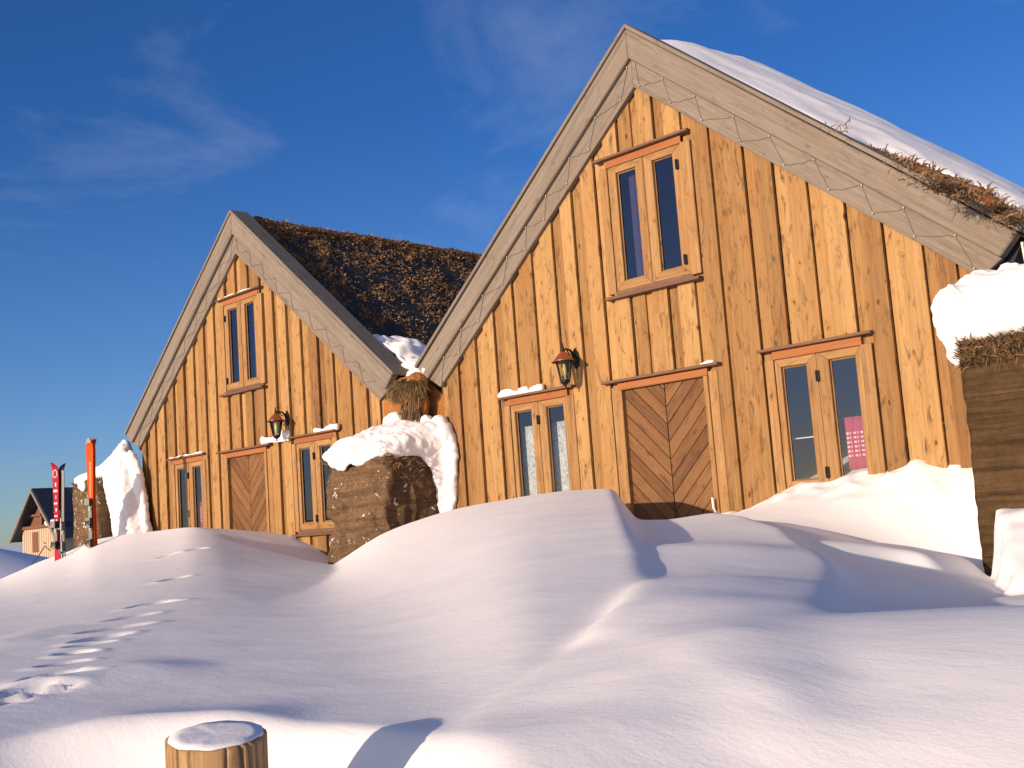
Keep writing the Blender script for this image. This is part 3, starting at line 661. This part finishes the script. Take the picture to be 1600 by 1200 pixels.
# ------------------------------------------------------------------ turf walls
def turf_wall(x0, x1, y0, y1, z0, z1, mat, label, lump, layers, grass, seed, topslope=0.):
    root = empty('turf_wall', ((x0+x1)/2, (y0+y1)/2, z0), label, 'wall', 'turf walls between the houses')
    bm = bmesh.new(); st = .035
    cx, cy = (x0+x1)/2, (y0+y1)/2
    def grid(f, nu, nv):
        vs = [[bm.verts.new(f(i/nu, j/nv)) for i in range(nu+1)] for j in range(nv+1)]
        for j in range(nv):
            for i in range(nu): bm.faces.new((vs[j][i], vs[j][i+1], vs[j+1][i+1], vs[j+1][i]))
    NX, NY, NZ = int((x1-x0)/st), int((y1-y0)/st), int((z1-z0)/st)
    grid(lambda u, v: (x0+(x1-x0)*u, y0, z0+(z1-z0)*v), NX, NZ)
    grid(lambda u, v: (x1, y0+(y1-y0)*u, z0+(z1-z0)*v), NY, NZ)
    grid(lambda u, v: (x0, y1-(y1-y0)*u, z0+(z1-z0)*v), NY, NZ)
    grid(lambda u, v: (x0+(x1-x0)*u, y0+(y1-y0)*v, z1), NX, NY)
    bmesh.ops.remove_doubles(bm, verts=bm.verts, dist=.001)
    for v in bm.verts:
        p = v.co.copy(); q = p*2.6+Vector((seed, 0, 0)); d = mn.noise_vector(q)*lump+mn.noise_vector(p*9)*lump*.45
        if layers: lz = mn.noise(Vector((p.x*.8, p.y*.8, p.z*16))); d += (p-Vector((cx, cy, p.z))).normalized()*layers*lz; d.z *= .4
        uu = abs(p.x-cx)/((x1-x0)/2); vv = abs(p.y-y1)/(y1-y0) if not layers else 0; rc_ = (uu*vv)**4 if not layers else 0
        d += Vector((cx-p.x, y1-p.y, 0)).normalized()*.09*rc_
        v.co = p+d
        if topslope and p.z > z1-.5: v.co.z += topslope*(p.y-y0)*(p.z-z1+.5)/.5
        v.co -= Vector(root.location)
    me = bpy.data.meshes.new('turf_body'); bm.to_mesh(me); bm.free(); me.polygons.foreach_set('use_smooth', [True]*len(me.polygons)); me.materials.append(mat)
    o = bpy.data.objects.new('turf_body', me); COL.objects.link(o); o.parent = root
    if grass:
        pts = []
        for _ in range(grass):
            f = random.random(); rx = random.uniform(x0, x1)
            if f < .55: p = (rx, y0+random.uniform(-.01, .12), z1+random.uniform(-.15, .02)); n = (0, -.7, .45)
            elif f < .8: p = (x0+random.uniform(0, .06), random.uniform(y0, y1), z1+random.uniform(-.1, .02)); n = (-.5, -.2, .6)
            else: p = (x1, random.uniform(y0, y1), z1+random.uniform(-.3, .02)); n = (.7, 0, .2)
            pts.append((Vector(p)-root.location, n))
        blades('wall_grass', pts, M['blade'] if not layers else M['straw2'], root, .05, .13, .005, .5)
    return root
turf_wall(-4.36, -3.20, -.95, -.0, -.3, 1.66, M['moss'], 'mossy brown turf wall between the two houses with snow heaped on top', .10, 0, 500, 3)
turf_wall(3.27, 4.9, -.95, -.0, -.3, 1.78, M['peat'], 'layered dark turf wall at the right edge, flush cut corner and grassy top', .012, .010, 9000, 11)
turf_wall(-12.05, -11.15, -.5, .0, -.5, 1.95, M['moss'], 'small turf wall left of the farther house, behind the skis', .035, .01, 500, 5)
# snow lying on them
snow_blob('snow_cap', chain([((-4.12, -.86, 1.68), (.22, .18, .08)), ((-3.95, -.6, 1.76), (.40, .38, .16)), ((-3.8, -.3, 1.84), (.48, .34, .19)), ((-3.65, -.14, 1.88), (.5, .18, .2))])
    + chain([((-3.45, -.78, 1.66), (.30, .24, .10)), ((-3.42, -.5, 1.74), (.30, .34, .16)), ((-3.35, -.25, 1.80), (.27, .3, .2)), ((-3.2, -.14, 1.80), (.2, .15, .2))]) + chain([((-4.1, -.88, 1.66), (.2, .12, .07)), ((-3.5, -.88, 1.66), (.3, .12, .09))])
    + chain([((-3.12, -.12, 1.86), (.13, .12, .14)), ((-3.05, -.09, 1.65), (.13, .08, .16)), ((-3.09, -.08, 1.35), (.11, .07, .2)), ((-3.14, -.08, .95), (.10, .08, .2))])
    + [((-3.9, -.18, 2.06), (.17, .13, .12)), ((-3.38, -.14, 2.02), (.1, .1, .07)), ((-3.16, -.12, 2.0), (.09, .09, .06))]
    + chain([((-4.1, -.97, 1.60), (.08, .03, .05)), ((-3.9, -.985, 1.56), (.10, .03, .08)), ((-3.74, -.975, 1.63), (.10, .03, .04)), ((-3.6, -.98, 1.58), (.09, .03, .07)), ((-3.4, -.97, 1.62), (.1, .03, .04))])
    + chain([((-3.17, -.75, 1.66), (.04, .12, .06)), ((-3.17, -.35, 1.70), (.06, .12, .12)), ((-3.16, -.18, 1.50), (.07, .10, .2)), ((-3.18, -.14, 1.1), (.06, .08, .2))]),
    'smooth snow pillow draped over the middle turf wall and down its right side', voxel=.02, disp=.026)
snow_blob('snow_cap', chain([((3.12, -.12, 2.12), (.17, .13, .2)), ((3.3, -.4, 2.15), (.28, .3, .22)), ((3.5, -.55, 2.06), (.33, .36, .24)), ((3.9, -.5, 2.10), (.32, .36, .27)), ((4.3, -.5, 2.2), (.3, .38, .3)), ((4.7, -.5, 2.2), (.5, .4, .3))])
    + chain([((3.20, -.78, 2.05), (.13, .2, .2)), ((3.22, -.90, 1.88), (.07, .09, .18)), ((3.25, -.93, 1.72), (.05, .06, .1))])
    + chain([((3.15, -.2, 1.95), (.1, .12, .2)), ((3.2, -.3, 1.75), (.06, .2, .2))]) + [((3.40, -.2, 2.36), (.1, .1, .08)), ((3.5, -.8, 1.87), (.3, .2, .1)), ((4.1, -.8, 1.9), (.5, .2, .12))],
    'thick snow cap overhanging the layered turf wall at the right edge', voxel=.022, disp=.03)
snow_blob('snow_cap', chain([((-11.1, -.04, 2.42), (.13, .10, .18)), ((-11.02, -.12, 2.2), (.22, .2, .22)), ((-10.95, -.2, 1.9), (.32, .26, .3)), ((-10.75, -.22, 1.45), (.28, .24, .35)), ((-10.62, -.22, 1.0), (.30, .26, .35)), ((-10.55, -.25, .7), (.4, .3, .3))])
    + chain([((-11.05, -.1, 2.25), (.2, .16, .2)), ((-11.3, -.2, 2.08), (.2, .22, .14)), ((-11.6, -.25, 2.02), (.26, .24, .11)), ((-11.9, -.36, 1.98), (.2, .18, .10))]) + chain([((-10.75, -.1, 2.2), (.1, .1, .2)), ((-10.55, -.08, 1.8), (.1, .09, .3)), ((-10.40, -.08, 1.2), (.08, .08, .35)), ((-10.3, -.1, .9), (.1, .1, .3))]) + chain([((-11.75, -.5, 1.93), (.1, .06, .1)), ((-11.6, -.52, 1.86), (.08, .05, .1))]),
    'ragged snow bank plastered against the left corner of the farther house', voxel=.03, disp=.03)

# turf packed between the houses
_m = MB(); _m.prism([(-4.33, -.6), (-3.22, -.6), (-3.22, 2.3), (-3.5, 2.52), (-4.05, 2.52), (-4.33, 2.35)], .02, 8.4); _o = _m.build('turf_infill', M['turf']); tag(_o, 'dark turf packed into the gap behind the grass clump between the houses', 'turf')
# valley between the roofs
snow_blob('valley_snow', chain([((-3.95, .55, 2.72), (.22, .3, .12)), ((-3.8, .25, 2.66), (.2, .2, .10)), ((-3.72, .05, 2.58), (.13, .14, .08))]) + chain([((-3.50, .6, 2.75), (.16, .4, .14)), ((-3.42, .1, 2.66), (.1, .14, .12)), ((-3.36, -.06, 2.60), (.07, .09, .08))])
    + [((-4.15, .5, 2.80), (.16, .3, .1)), ((-3.7, 1.4, 2.75), (.4, .8, .12))], 'snow lying in the valley between the two roofs above the grass clump', voxel=.02, disp=.02)
def clump():
    root = empty('turf_clump', (-3.62, -.18, 2.0), 'bulging brown grass clump hanging where the two roofs meet', 'turf')
    o = snow_blob('turf_core', [((0, .02, .42), (.26, .16, .15)), ((.12, .02, .48), (.2, .14, .12)), ((.12, .05, .2), (.17, .12, .2)), ((.1, .06, .0), (.09, .08, .12))], None, voxel=.025, disp=.03, mat='turf', parent=root)
    pts = []
    for _ in range(3600):
        a = random.uniform(0, 6.28); b = random.uniform(-.8, .9); n = Vector((math.cos(a)*math.cos(b), -abs(math.sin(a)*math.cos(b)), math.sin(b)))
        pts.append((Vector((.04+n.x*.25, .02+n.y*.15, .43+n.z*.13)), (n.x*.6, n.y-.3, -.55)))
    blades('clump_grass', pts, M['straw'], root, .05, .14, .004, .25)
    pts = [(Vector((random.uniform(-.04, .26), random.uniform(-.07, .0), random.uniform(.1, .34))), (0, -.2, -1)) for _ in range(500)]
    blades('hanging_roots', pts, M['blade'], root, .08, .22, .006, .18)
clump()

# snow on drips of windows and doors
def ledge_snow(x0, x1, z, y, label, thick=.03, lumps=5, house=0):
    ox, oy = (HX2, HY2) if house else (0, 0); e = []
    n = max(3, int((x1-x0)/.04)); f = random.uniform(0, 9)
    for k in range(n+1):
        t = k/n; h = thick*(.45+.75*abs(math.sin(f+t*lumps))+random.uniform(-.12, .12)); e.append(((ox+x0+(x1-x0)*t, oy+y+random.uniform(-.006, .006), z+h*.55), (.032, .042, h)))
    return snow_blob('ledge_snow', e, label, voxel=.010, disp=.006)
ledge_snow(-2.20, -1.80, 2.137, -.055, 'lumpy snow on the drip board over the left ground-floor window of the nearer house', .05, 4)
ledge_snow(-1.76, -1.58, 2.137, -.055, 'small wedge of snow on the same drip board, beside the larger lump', .045, 2)
ledge_snow(.50, .60, 2.10, -.06, 'pinch of snow on the right end of the door drip board of the nearer house', .02, 2)
ledge_snow(-.54, .35, 4.357, -.055, 'thin snow line on the drip board of the upper window of the farther house', .016, 7, 1)
ledge_snow(-2.16, -1.2, 2.137, -.055, 'thin snow line over the left ground-floor window of the farther house', .018, 6, 1)
ledge_snow(.48, 1.12, 2.12, -.07, 'heap of snow beside the lantern of the farther house, on the door drip board', .075, 2, 1)
ledge_snow(1.75, 2.22, 2.137, -.06, 'rounded snow on the drip board right of the lantern on the farther house', .04, 3, 1)

# ------------------------------------------------------------------ things behind the glass
def curtain(name, x0, x1, z0, z1, mat, label, ox=0, oy=0, amp=.012, y=.10, cat='curtain', taper=0.):
    V = []; F = []; n = 40
    for i in range(n+1):
        t = i/n
        for j in range(7):
            s = j/6; xa = x0+(x1-x0)*t; xa = xa+(x0-xa)*taper*(1-s) if taper > 0 else xa+(x1-xa)*(-taper)*(1-s)
            V.append((ox+xa, oy+y+amp*math.sin(t*(x1-x0)*90), z0+(z1-z0)*s))
    for i in range(n):
        for j in range(6): F.append((i*7+j, (i+1)*7+j, (i+1)*7+j+1, i*7+j+1))
    o = mesh_obj(name, V, F, mat, None, True); m = o.modifiers.new('s', 'SOLIDIFY'); m.thickness = .003; tag(o, label, cat); return o
curtain('lace_curtain', -2.06, -1.27, .85, 1.80, M['lace'], 'white lace curtain behind the left ground-floor window of the nearer house')
c = curtain('gingham_curtain', 1.80, 2.14, 1.02, 1.46, M['gingham'], 'pink and white gingham cloth behind the right-hand pane of the nearer house', taper=-.0, y=.07)
c = curtain('beige_cloth', 1.93, 2.12, .80, 1.08, M['lace'], 'beige cloth below the pink gingham in the window of the nearer house', y=.09, amp=.006)
curtain('gingham_curtain', -1.58, -1.42, .95, 1.42, M['gingham'], 'red gingham curtain in the left ground-floor window of the farther house', HX2, HY2, y=.07)
curtain('violet_curtain', -.36, .36, 2.9, 4.25, M['violet'], 'violet curtain behind the upper window of the farther house', HX2, HY2)
curtain('violet_curtain', -.30, -.10, 2.9, 4.25, M['violet'], 'violet curtain behind the left pane of the upper window of the nearer house')
m = MB(); m.tube([(1.28, .075, 1.33), (1.60, .075, 1.33)], .006, 6); o = m.build('curtain_rod', M['bulb']); tag(o, 'thin white curtain rod behind the middle window pane of the nearer house', 'rod')

# ------------------------------------------------------------------ lanterns
def lantern(loc, label):
    r = empty('wall_lantern', loc, label, 'lantern', 'black and copper wall lanterns')      # origin: lamp axis, bottom tip
    def L(prof, name, mat, par, n=6, rot=0, smooth=False):
        m = MB(); m.lathe(prof, n); o = m.build(name, M[mat], par, smooth); o.rotation_euler[2] = rot; return o
    L([(.002, 0), (.012, .015), (.008, .03), (.028, .045), (.05, .062), (.052, .085)], 'base_cup', 'iron', r, 12, smooth=True)
    gl = MB(); n = 6
    gl.lathe([(.048, .086), (.082, .27)], n, cap=False); gl.build('lantern_glass', M['lampglass'], r)
    for k in range(6):
        a = k*math.pi/3; m = MB(); m.tube([(.051*math.cos(a), .051*math.sin(a), .08), (.087*math.cos(a), .087*math.sin(a), .275)], .0045, 5); m.build('cage_bar', M['iron'], r)
    L([(.088, .268), (.125, .268), (.128, .276), (.09, .286)], 'brim', 'iron', r, 12)
    L([(.115, .277), (.108, .29), (.085, .312), (.06, .345), (.035, .368), (.02, .378)], 'lantern_roof', 'copper', r, 12, smooth=True)
    L([(.018, .376), (.02, .386), (.009, .395), (.016, .41), (.018, .42), (.006, .432), (.010, .445), (.003, .47)], 'finial', 'iron', r, 8, smooth=True)
    m = MB(); m.lathe([(.016, .09), (.016, .13), (.022, .135), (.026, .2), (.020, .24), (.003, .26)], 10); m.build('candle_bulb', M['bulb'], r, True)
    b = MB(); b.tube([(0, 0, .385), (0, .05, .41), (0, .11, .40), (0, .155, .355), (0, .175, .32)], [.008, .010, .012, .016, .02], 8)
    b.tube([(0, .06, .40), (0, .09, .36), (0, .13, .345)], .006, 6); b.build('bracket', M['iron'], r, True)
    p = MB(); prof = [(0, .205), (.03, .24), (.045, .28), (.047, .33), (.04, .375), (.018, .40), (0, .425)]
    pts = [(x, z) for x, z in prof]+[(-x, z) for x, z in prof[-2:0:-1]]; p.prism(pts, .170, .197); p.prism([(x*.6, .315+(z-.315)*.6) for x, z in pts], .160, .1695); p.build('back_plate', M['iron'], r, bevel=.006)
    return r
lantern((-1.07, -.235, 2.085), 'lantern left of the door of the nearer house')
lantern((-6.47, HY2-.235, 2.085), 'lantern right of the door of the farther house, above a heap of snow')

# ------------------------------------------------------------------ string lights along the verges
def strings(ox, oy, label, cable, bulbs=True):
    root = empty('string_lights', (ox, oy, 5.2), label, 'lights', 'light strings along the gable boards')
    def P(u, k): # k 0: seam, 1: lower edge, on the lower board
        z = (5.235-.822*u)*(1-k)+(4.965-.818*u)*k; return z-5.2
    for s in (-1, 1):
        pts = []; bl = []
        u = .05; k = 0; j = 0
        while u < 3.15:
            pts.append((u, k)); bl.append((u, k)); u += .07 if k == 0 else .30; k = 1-k; u += random.uniform(-.05, .05)
        path = []
        for (u0, k0), (u1, k1) in zip(pts, pts[1:]):
            for t in np.linspace(0, 1, 6)[:-1]:
                w = random.uniform(-.006, .006); path.append((s*(u0+(u1-u0)*t), -.090, P(u0+(u1-u0)*t, (k0+(k1-k0)*t)*.76+.08)-.012*math.sin(t*math.pi)*(1 if k0 == 1 else .3)+w*1.8))
        path.append((s*pts[-1][0], -.093, P(*pts[-1])))
        if s == -1: path += [(-3.10, -.10, 2.45-5.2), (-3.11, -.09, 2.2-5.2), (-3.16, -.06, 1.95-5.2)]
        m = MB(); m.tube(path, .0024, 5); m.build('cable', M[cable], root)
        if bulbs:
            for u, k in bl:
                m = MB(); m.lathe([(.001, -.012), (.007, -.007), (.008, 0), (.006, .008), (.002, .010)], 8); o = m.build('bulb', M['minibulb'], root, True); o.location = (s*u, -.096, P(u, k*.76+.08))
strings(0, 0, 'string of small white bulbs zigzagging along the gable boards of the nearer house', 'cable')
strings(HX2, HY2, 'dark string of lights sagging along the gable boards of the farther house', 'darkcable', False)

# ------------------------------------------------------------------ post in the foreground
def post():
    P = CP+ray(338, 1152)*2.25; rad = .098; root = empty('wooden_post', (P[0], P[1], -.3), 'round weathered wooden post with frost on its cut top in the foreground', 'post')
    top = P[2]+.3; V = []; F = []; n = 220; zs = np.linspace(0, top, 40); G = []; T = []
    cracks = [(random.uniform(0, 6.28), random.uniform(.006, .02), random.uniform(.010, .035)) for _ in range(22)]
    tilt = (-.10, .05)
    def rr(a, z, zt):
        r_ = rad*(1+.03*math.sin(a*2+1)+.02*math.sin(a*5+z*2))
        for c, d, w in cracks:
            da = (a-c+.05*math.sin(z*9+c*5)+math.pi) % (2*math.pi)-math.pi; r_ -= d*math.exp(-(da/w)**2)
        return r_ 
    for i, z in enumerate(zs):
        for k in range(n):
            a = 2*math.pi*k/n; r_ = rr(a, z, top); x, y = r_*math.cos(a), r_*math.sin(a); zz_ = z+(tilt[0]*x+tilt[1]*y if i == len(zs)-1 else 0)
            V.append((x, y, zz_)); G.append((a*rad, r_, z)); T.append(.5)
    for i in range(len(zs)-1):
        for k in range(n): F.append((i*n+k, i*n+(k+1) % n, (i+1)*n+(k+1) % n, (i+1)*n+k))
    for ring, sc in enumerate((.93, .5, .0)):
        b = len(V)
        for k in range(n):
            a = 2*math.pi*k/n; r_ = rr(a, top, top)*sc; x, y = r_*math.cos(a), r_*math.sin(a); V.append((x, y, top+.004+tilt[0]*x+tilt[1]*y)); G.append((x, y, 3)); T.append(.5)
        for k in range(n): F.append((b-n+k, b-n+(k+1) % n, b+(k+1) % n, b+k))
    o = mesh_obj('post_body', V, F, M['post'], root, True, dict(grain=('FLOAT_VECTOR', G), tone=('FLOAT', T)))
    V = []; F = []; n = 90; prof = [(.955, .000), (.94, .006), (.7, .008), (.35, .008), (.04, .008)]
    for sc, dz in prof:
        for k in range(n):
            a = 2*math.pi*k/n; w = 1-.05*abs(mn.noise((math.cos(a)*1.5, math.sin(a)*1.5, 2))); x, y = rad*sc*w*math.cos(a), rad*sc*w*math.sin(a)
            V.append((x, y, top+.003+dz*.7+tilt[0]*x+tilt[1]*y+.003*mn.noise((x*25, y*25, 0)))); 
    for i in range(len(prof)-1):
        for k in range(n): F.append((i*n+k, i*n+(k+1) % n, (i+1)*n+(k+1) % n, (i+1)*n+k))
    F.append(tuple((len(prof)-1)*n+k for k in range(n)))
    s = mesh_obj('frost_cap', V, F, M['snow'], root, True)
post()

# ------------------------------------------------------------------ skis
M['orange'] = flat('orange_ski_top', (.55, .075, .012), .65, 0, .1); M['red'] = flat('red_ski_top', (.38, .015, .035), .65, 0, .1); M['white'] = flat('white_marking', (.6, .57, .56), .6, 0, .1)
M['black'] = flat('black_plastic', (.015, .015, .02), .4); M['peach'] = flat('pale_orange_stripe', (.62, .22, .07), .6, 0, .1); M['alu'] = flat('aluminium', (.5, .5, .52), .3, .8); M['green'] = flat('pale_binding', (.22, .27, .2), .5)
def ski_outline(L, wt, ww, wb, n=30):
    o = []
    for i in range(n+1):
        t = i/n; z = L*t; w = np.interp(t, [0, .06, .5, .90, .97, 1], [wb*.8, wb, ww, wt, wt*.8, wt*.30]); o.append((w/2, z))
    return o
def ski(root, name, L, mat, y, dx, face, wt=.13):
    pr = ski_outline(L, wt, wt*.66, wt*.86); V = []; F = []; n = len(pr)
    for w, z in pr:
        t = z/L; curl = face*.09*max(0, (t-.93)/.07)**2; 
        for sx in (-1, 1):
            for yy in (-.006, .006): V.append((dx+sx*w, y+yy-curl, z))
    for i in range(n-1):
        a = i*4; b = a+4; F += [(a, a+2, b+2, b), (a+1, b+1, b+3, a+3), (a, b, b+1, a+1), (a+2, a+3, b+3, b+2)]
    F += [(0, 1, 3, 2), ((n-1)*4, (n-1)*4+2, (n-1)*4+3, (n-1)*4+1)]
    return mesh_obj(name, V, F, mat, root, bevel=.002)
def binding(par, z, dx, y, s):
    m = MB(); m.box(dx-.03, dx+.03, y-.035, y-.007, z-.16, z+.17); m.box(dx-.04, dx+.04, y-.10, y-.036, z+.10, z+.2); m.box(dx-.035, dx+.035, y-.09, y-.036, z-.22, z-.10); m.tube([(dx-.02, y-.1, z-.12), (dx, y-.16, z-.2), (dx+.02, y-.1, z-.12)], .008, 5)
    m.build('binding', M['black'], par, bevel=.006)
    m = MB(); m.box(dx-.018, dx+.018, y-.045, y-.036, z+.02, z+.08); m.build('binding_plate', M['green'], par)
def ski_pair(px, pyb, pyt, Y, top, label, kind):
    b = atY(px, pyb, Y); t = atY(px+3, pyt, Y); L = t[2]-b[2]+.28
    root = empty('ski_pair', (b[0], Y, b[2]-.28), label, 'skis', 'skis stuck upright in the snow', rz=R(30)); 
    a = ski(root, 'ski', L, M[top], -.02, 0, -1 if kind else 1, .125 if kind else .115)
    c = ski(root, 'ski', L-.01, M['orange' if kind else 'black'], .02, .015 if kind else .07, -1, .11)
    if kind:      # orange skis with paler long stripe
        m = MB(); m.prism([(-.012, L*.80), (-.016, L*.40), (.006, L*.40), (.030, L*.80)], -.0285, -.0265); m.build('stripe', M['peach'], a)
        tp = MB(); tp.prism([(-.05, L*.955), (.05, L*.955), (.02, L*.998), (-.02, L*.998)], -.045, -.027); tp.build('tip_guard', M['black'], a)
        binding(a, .28+L*.22, 0, -.02, 1); binding(a, .28+L*.06, 0, -.02, 1)
    else:
        m = MB(); pts = [(.036*math.cos(q), -.0290, L*.90+.055*math.sin(q)) for q in np.linspace(0, 2*math.pi, 24)]; m.tube(pts, .009, 6, False); m.build('ring_marking', M['white'], a)
        for k, (h, w) in enumerate(((.06, .03), (.035, .06), (.05, .02), (.03, .05), (.05, .03), (.02, .05), (.09, .03))):
            z = L*.80-k*.095; m = MB(); m.box(-w/2+.008*(-1)**k, w/2, -.0292, -.0265, z-h/2, z+h/2); m.build('bar_marking', M['white'], a)
        binding(a, .28+L*.18, 0, -.02, 1); binding(c, .28+L*.16, .075, .045, 1)
    return root
ski_pair(91, 866, 722, -1.42, 'red', 'red and white skis with a black mate, leftmost, upright in the snow', 0)
ski_pair(145, 842, 683, -1.42, 'orange', 'bright orange skis standing upright in front of the small turf wall', 1)
def ski_pole(px, pyb, pyt, Y, label, lean=(.0, .0)):
    b = atY(px, pyb, Y); t = atY(px-1, pyt, Y); root = empty('ski_pole', tuple(b), label, 'ski pole'); h = t[2]-b[2]
    m = MB(); m.tube([(0, 0, -.2), (lean[0], lean[1], h)], [.007, .009], 6); m.build('shaft', M['alu'], root)
    m = MB(); m.tube([(lean[0], lean[1], h-.11), (lean[0], lean[1], h+.01)], [.014, .017], 8); m.build('grip', M['black'], root)
    m = MB(); m.lathe([(.01, .03), (.045, .04), (.045, .05), (.01, .055)], 10); m.build('basket', M['black'], root)
ski_pole(96, 868, 798, -1.5, 'aluminium ski pole planted beside the red skis')
ski_pole(99, 866, 815, -1.35, 'second ski pole, shorter in view, behind the red skis', (.03, 0))

# ------------------------------------------------------------------ the far cabin and stick
def far_cabin():
    d = ray(62, 767); t = 68/math.hypot(d[0], d[1]); P = CP+d*t; root = empty('far_cabin', (P[0], P[1], P[2]-5.5*.86), 'small distant cabin with open brown gable and dark roof at the left edge', 'cabin')
    M['pale'] = flat('pale_cladding', (.48, .36, .24), .8); M['dkroof'] = flat('dark_roofing', (.03, .035, .05), .6); M['brown'] = flat('brown_gable', (.16, .07, .04), .8)
    m = MB()
    for k in range(34): x = -2.9+k*.171; m.box(x, x+.16, -.02*(k % 2), .1, .0, 3.1)
    m.box(-2.9, 2.9, .101, 6, 0, 3.0); m.build('wall', M['pale'], root)
    m = MB(); m.prism([(-2.75, 3.11), (2.75, 3.11), (0, 5.3)], .25, .4); m.build('gable', M['brown'], root)
    m = MB(); m.box(-2.0, 2.0, .05, .24, 3.9, 4.05); m.box(-.1, .1, .05, .24, 3.2, 5.0); m.box(-3, 3, -.2, .0, 3.12, 3.3); m.build('truss', M['brown'], root)
    for s in (-1, 1):
        m = MB(); m.prism([(0, 5.45), (s*3.5, 2.35), (s*3.6, 2.5), (0, 5.68)], -.5, 7); m.build('roof', M['dkroof'], root)
        m = MB(); m.prism([(0, 5.42), (s*3.5, 2.32), (s*3.6, 2.5), (0, 5.62)], -.6, -.501, (s, 0, -.8)); m.build('bargeboard', M['grey'], root)
    m = MB(); m.box(-1.2, -.3, -.06, -.03, 1.6, 2.9); m.build('door', M['brown'], root)
    root.scale = (.86, .86, .86)
far_cabin()
snow_blob('cabin_snow', [((0, 0, 0), (1, 1, 1))], 'snow lump on the distant cabin porch beam', voxel=.3, disp=.02).scale = (.7, .3, .22)
_c = bpy.data.objects['cabin_snow']; _c.location = Vector(bpy.data.objects['far_cabin'].location)+Vector((1.8, -.15, 2.9))
def stick():
    P = ground_hit(47, 884); T = P+np.array([0, 0, 0]); d = ray(70, 853); q = CP+d*(np.hypot(*(P[:2]-CP[:2]))+.3)/math.hypot(d[0], d[1])
    root = empty('leaning_stick', tuple(P), 'thin bent stick leaning out of the snow between the cabin and the red skis', 'stick')
    v = Vector(q-P); m = MB(); m.tube([(-v.x*.1, -v.y*.1, -.1), tuple(v*.5+Vector((.03, 0, -.05))), tuple(v)], [.018, .022, .02], 6); m.build('shaft', M['drip'], root)
    m = MB(); m.tube([tuple(v), tuple(v+Vector((.3, .1, -.22)))], .02, 6); m.tube([tuple(v+Vector((-.12, 0, .14))), tuple(v+Vector((.1, 0, .1)))], .022, 6); m.build('crook', M['drip'], root)
stick()
# icicle under the right verge end
m = MB(); m.tube([(3.46, -.02, 2.60), (3.462, -.02, 2.50), (3.46, -.02, 2.42)], [.012, .008, .001], 8); o = m.build('icicle', M['bulb'], None, True); tag(o, 'single icicle hanging under the right end of the gable boards', 'icicle')
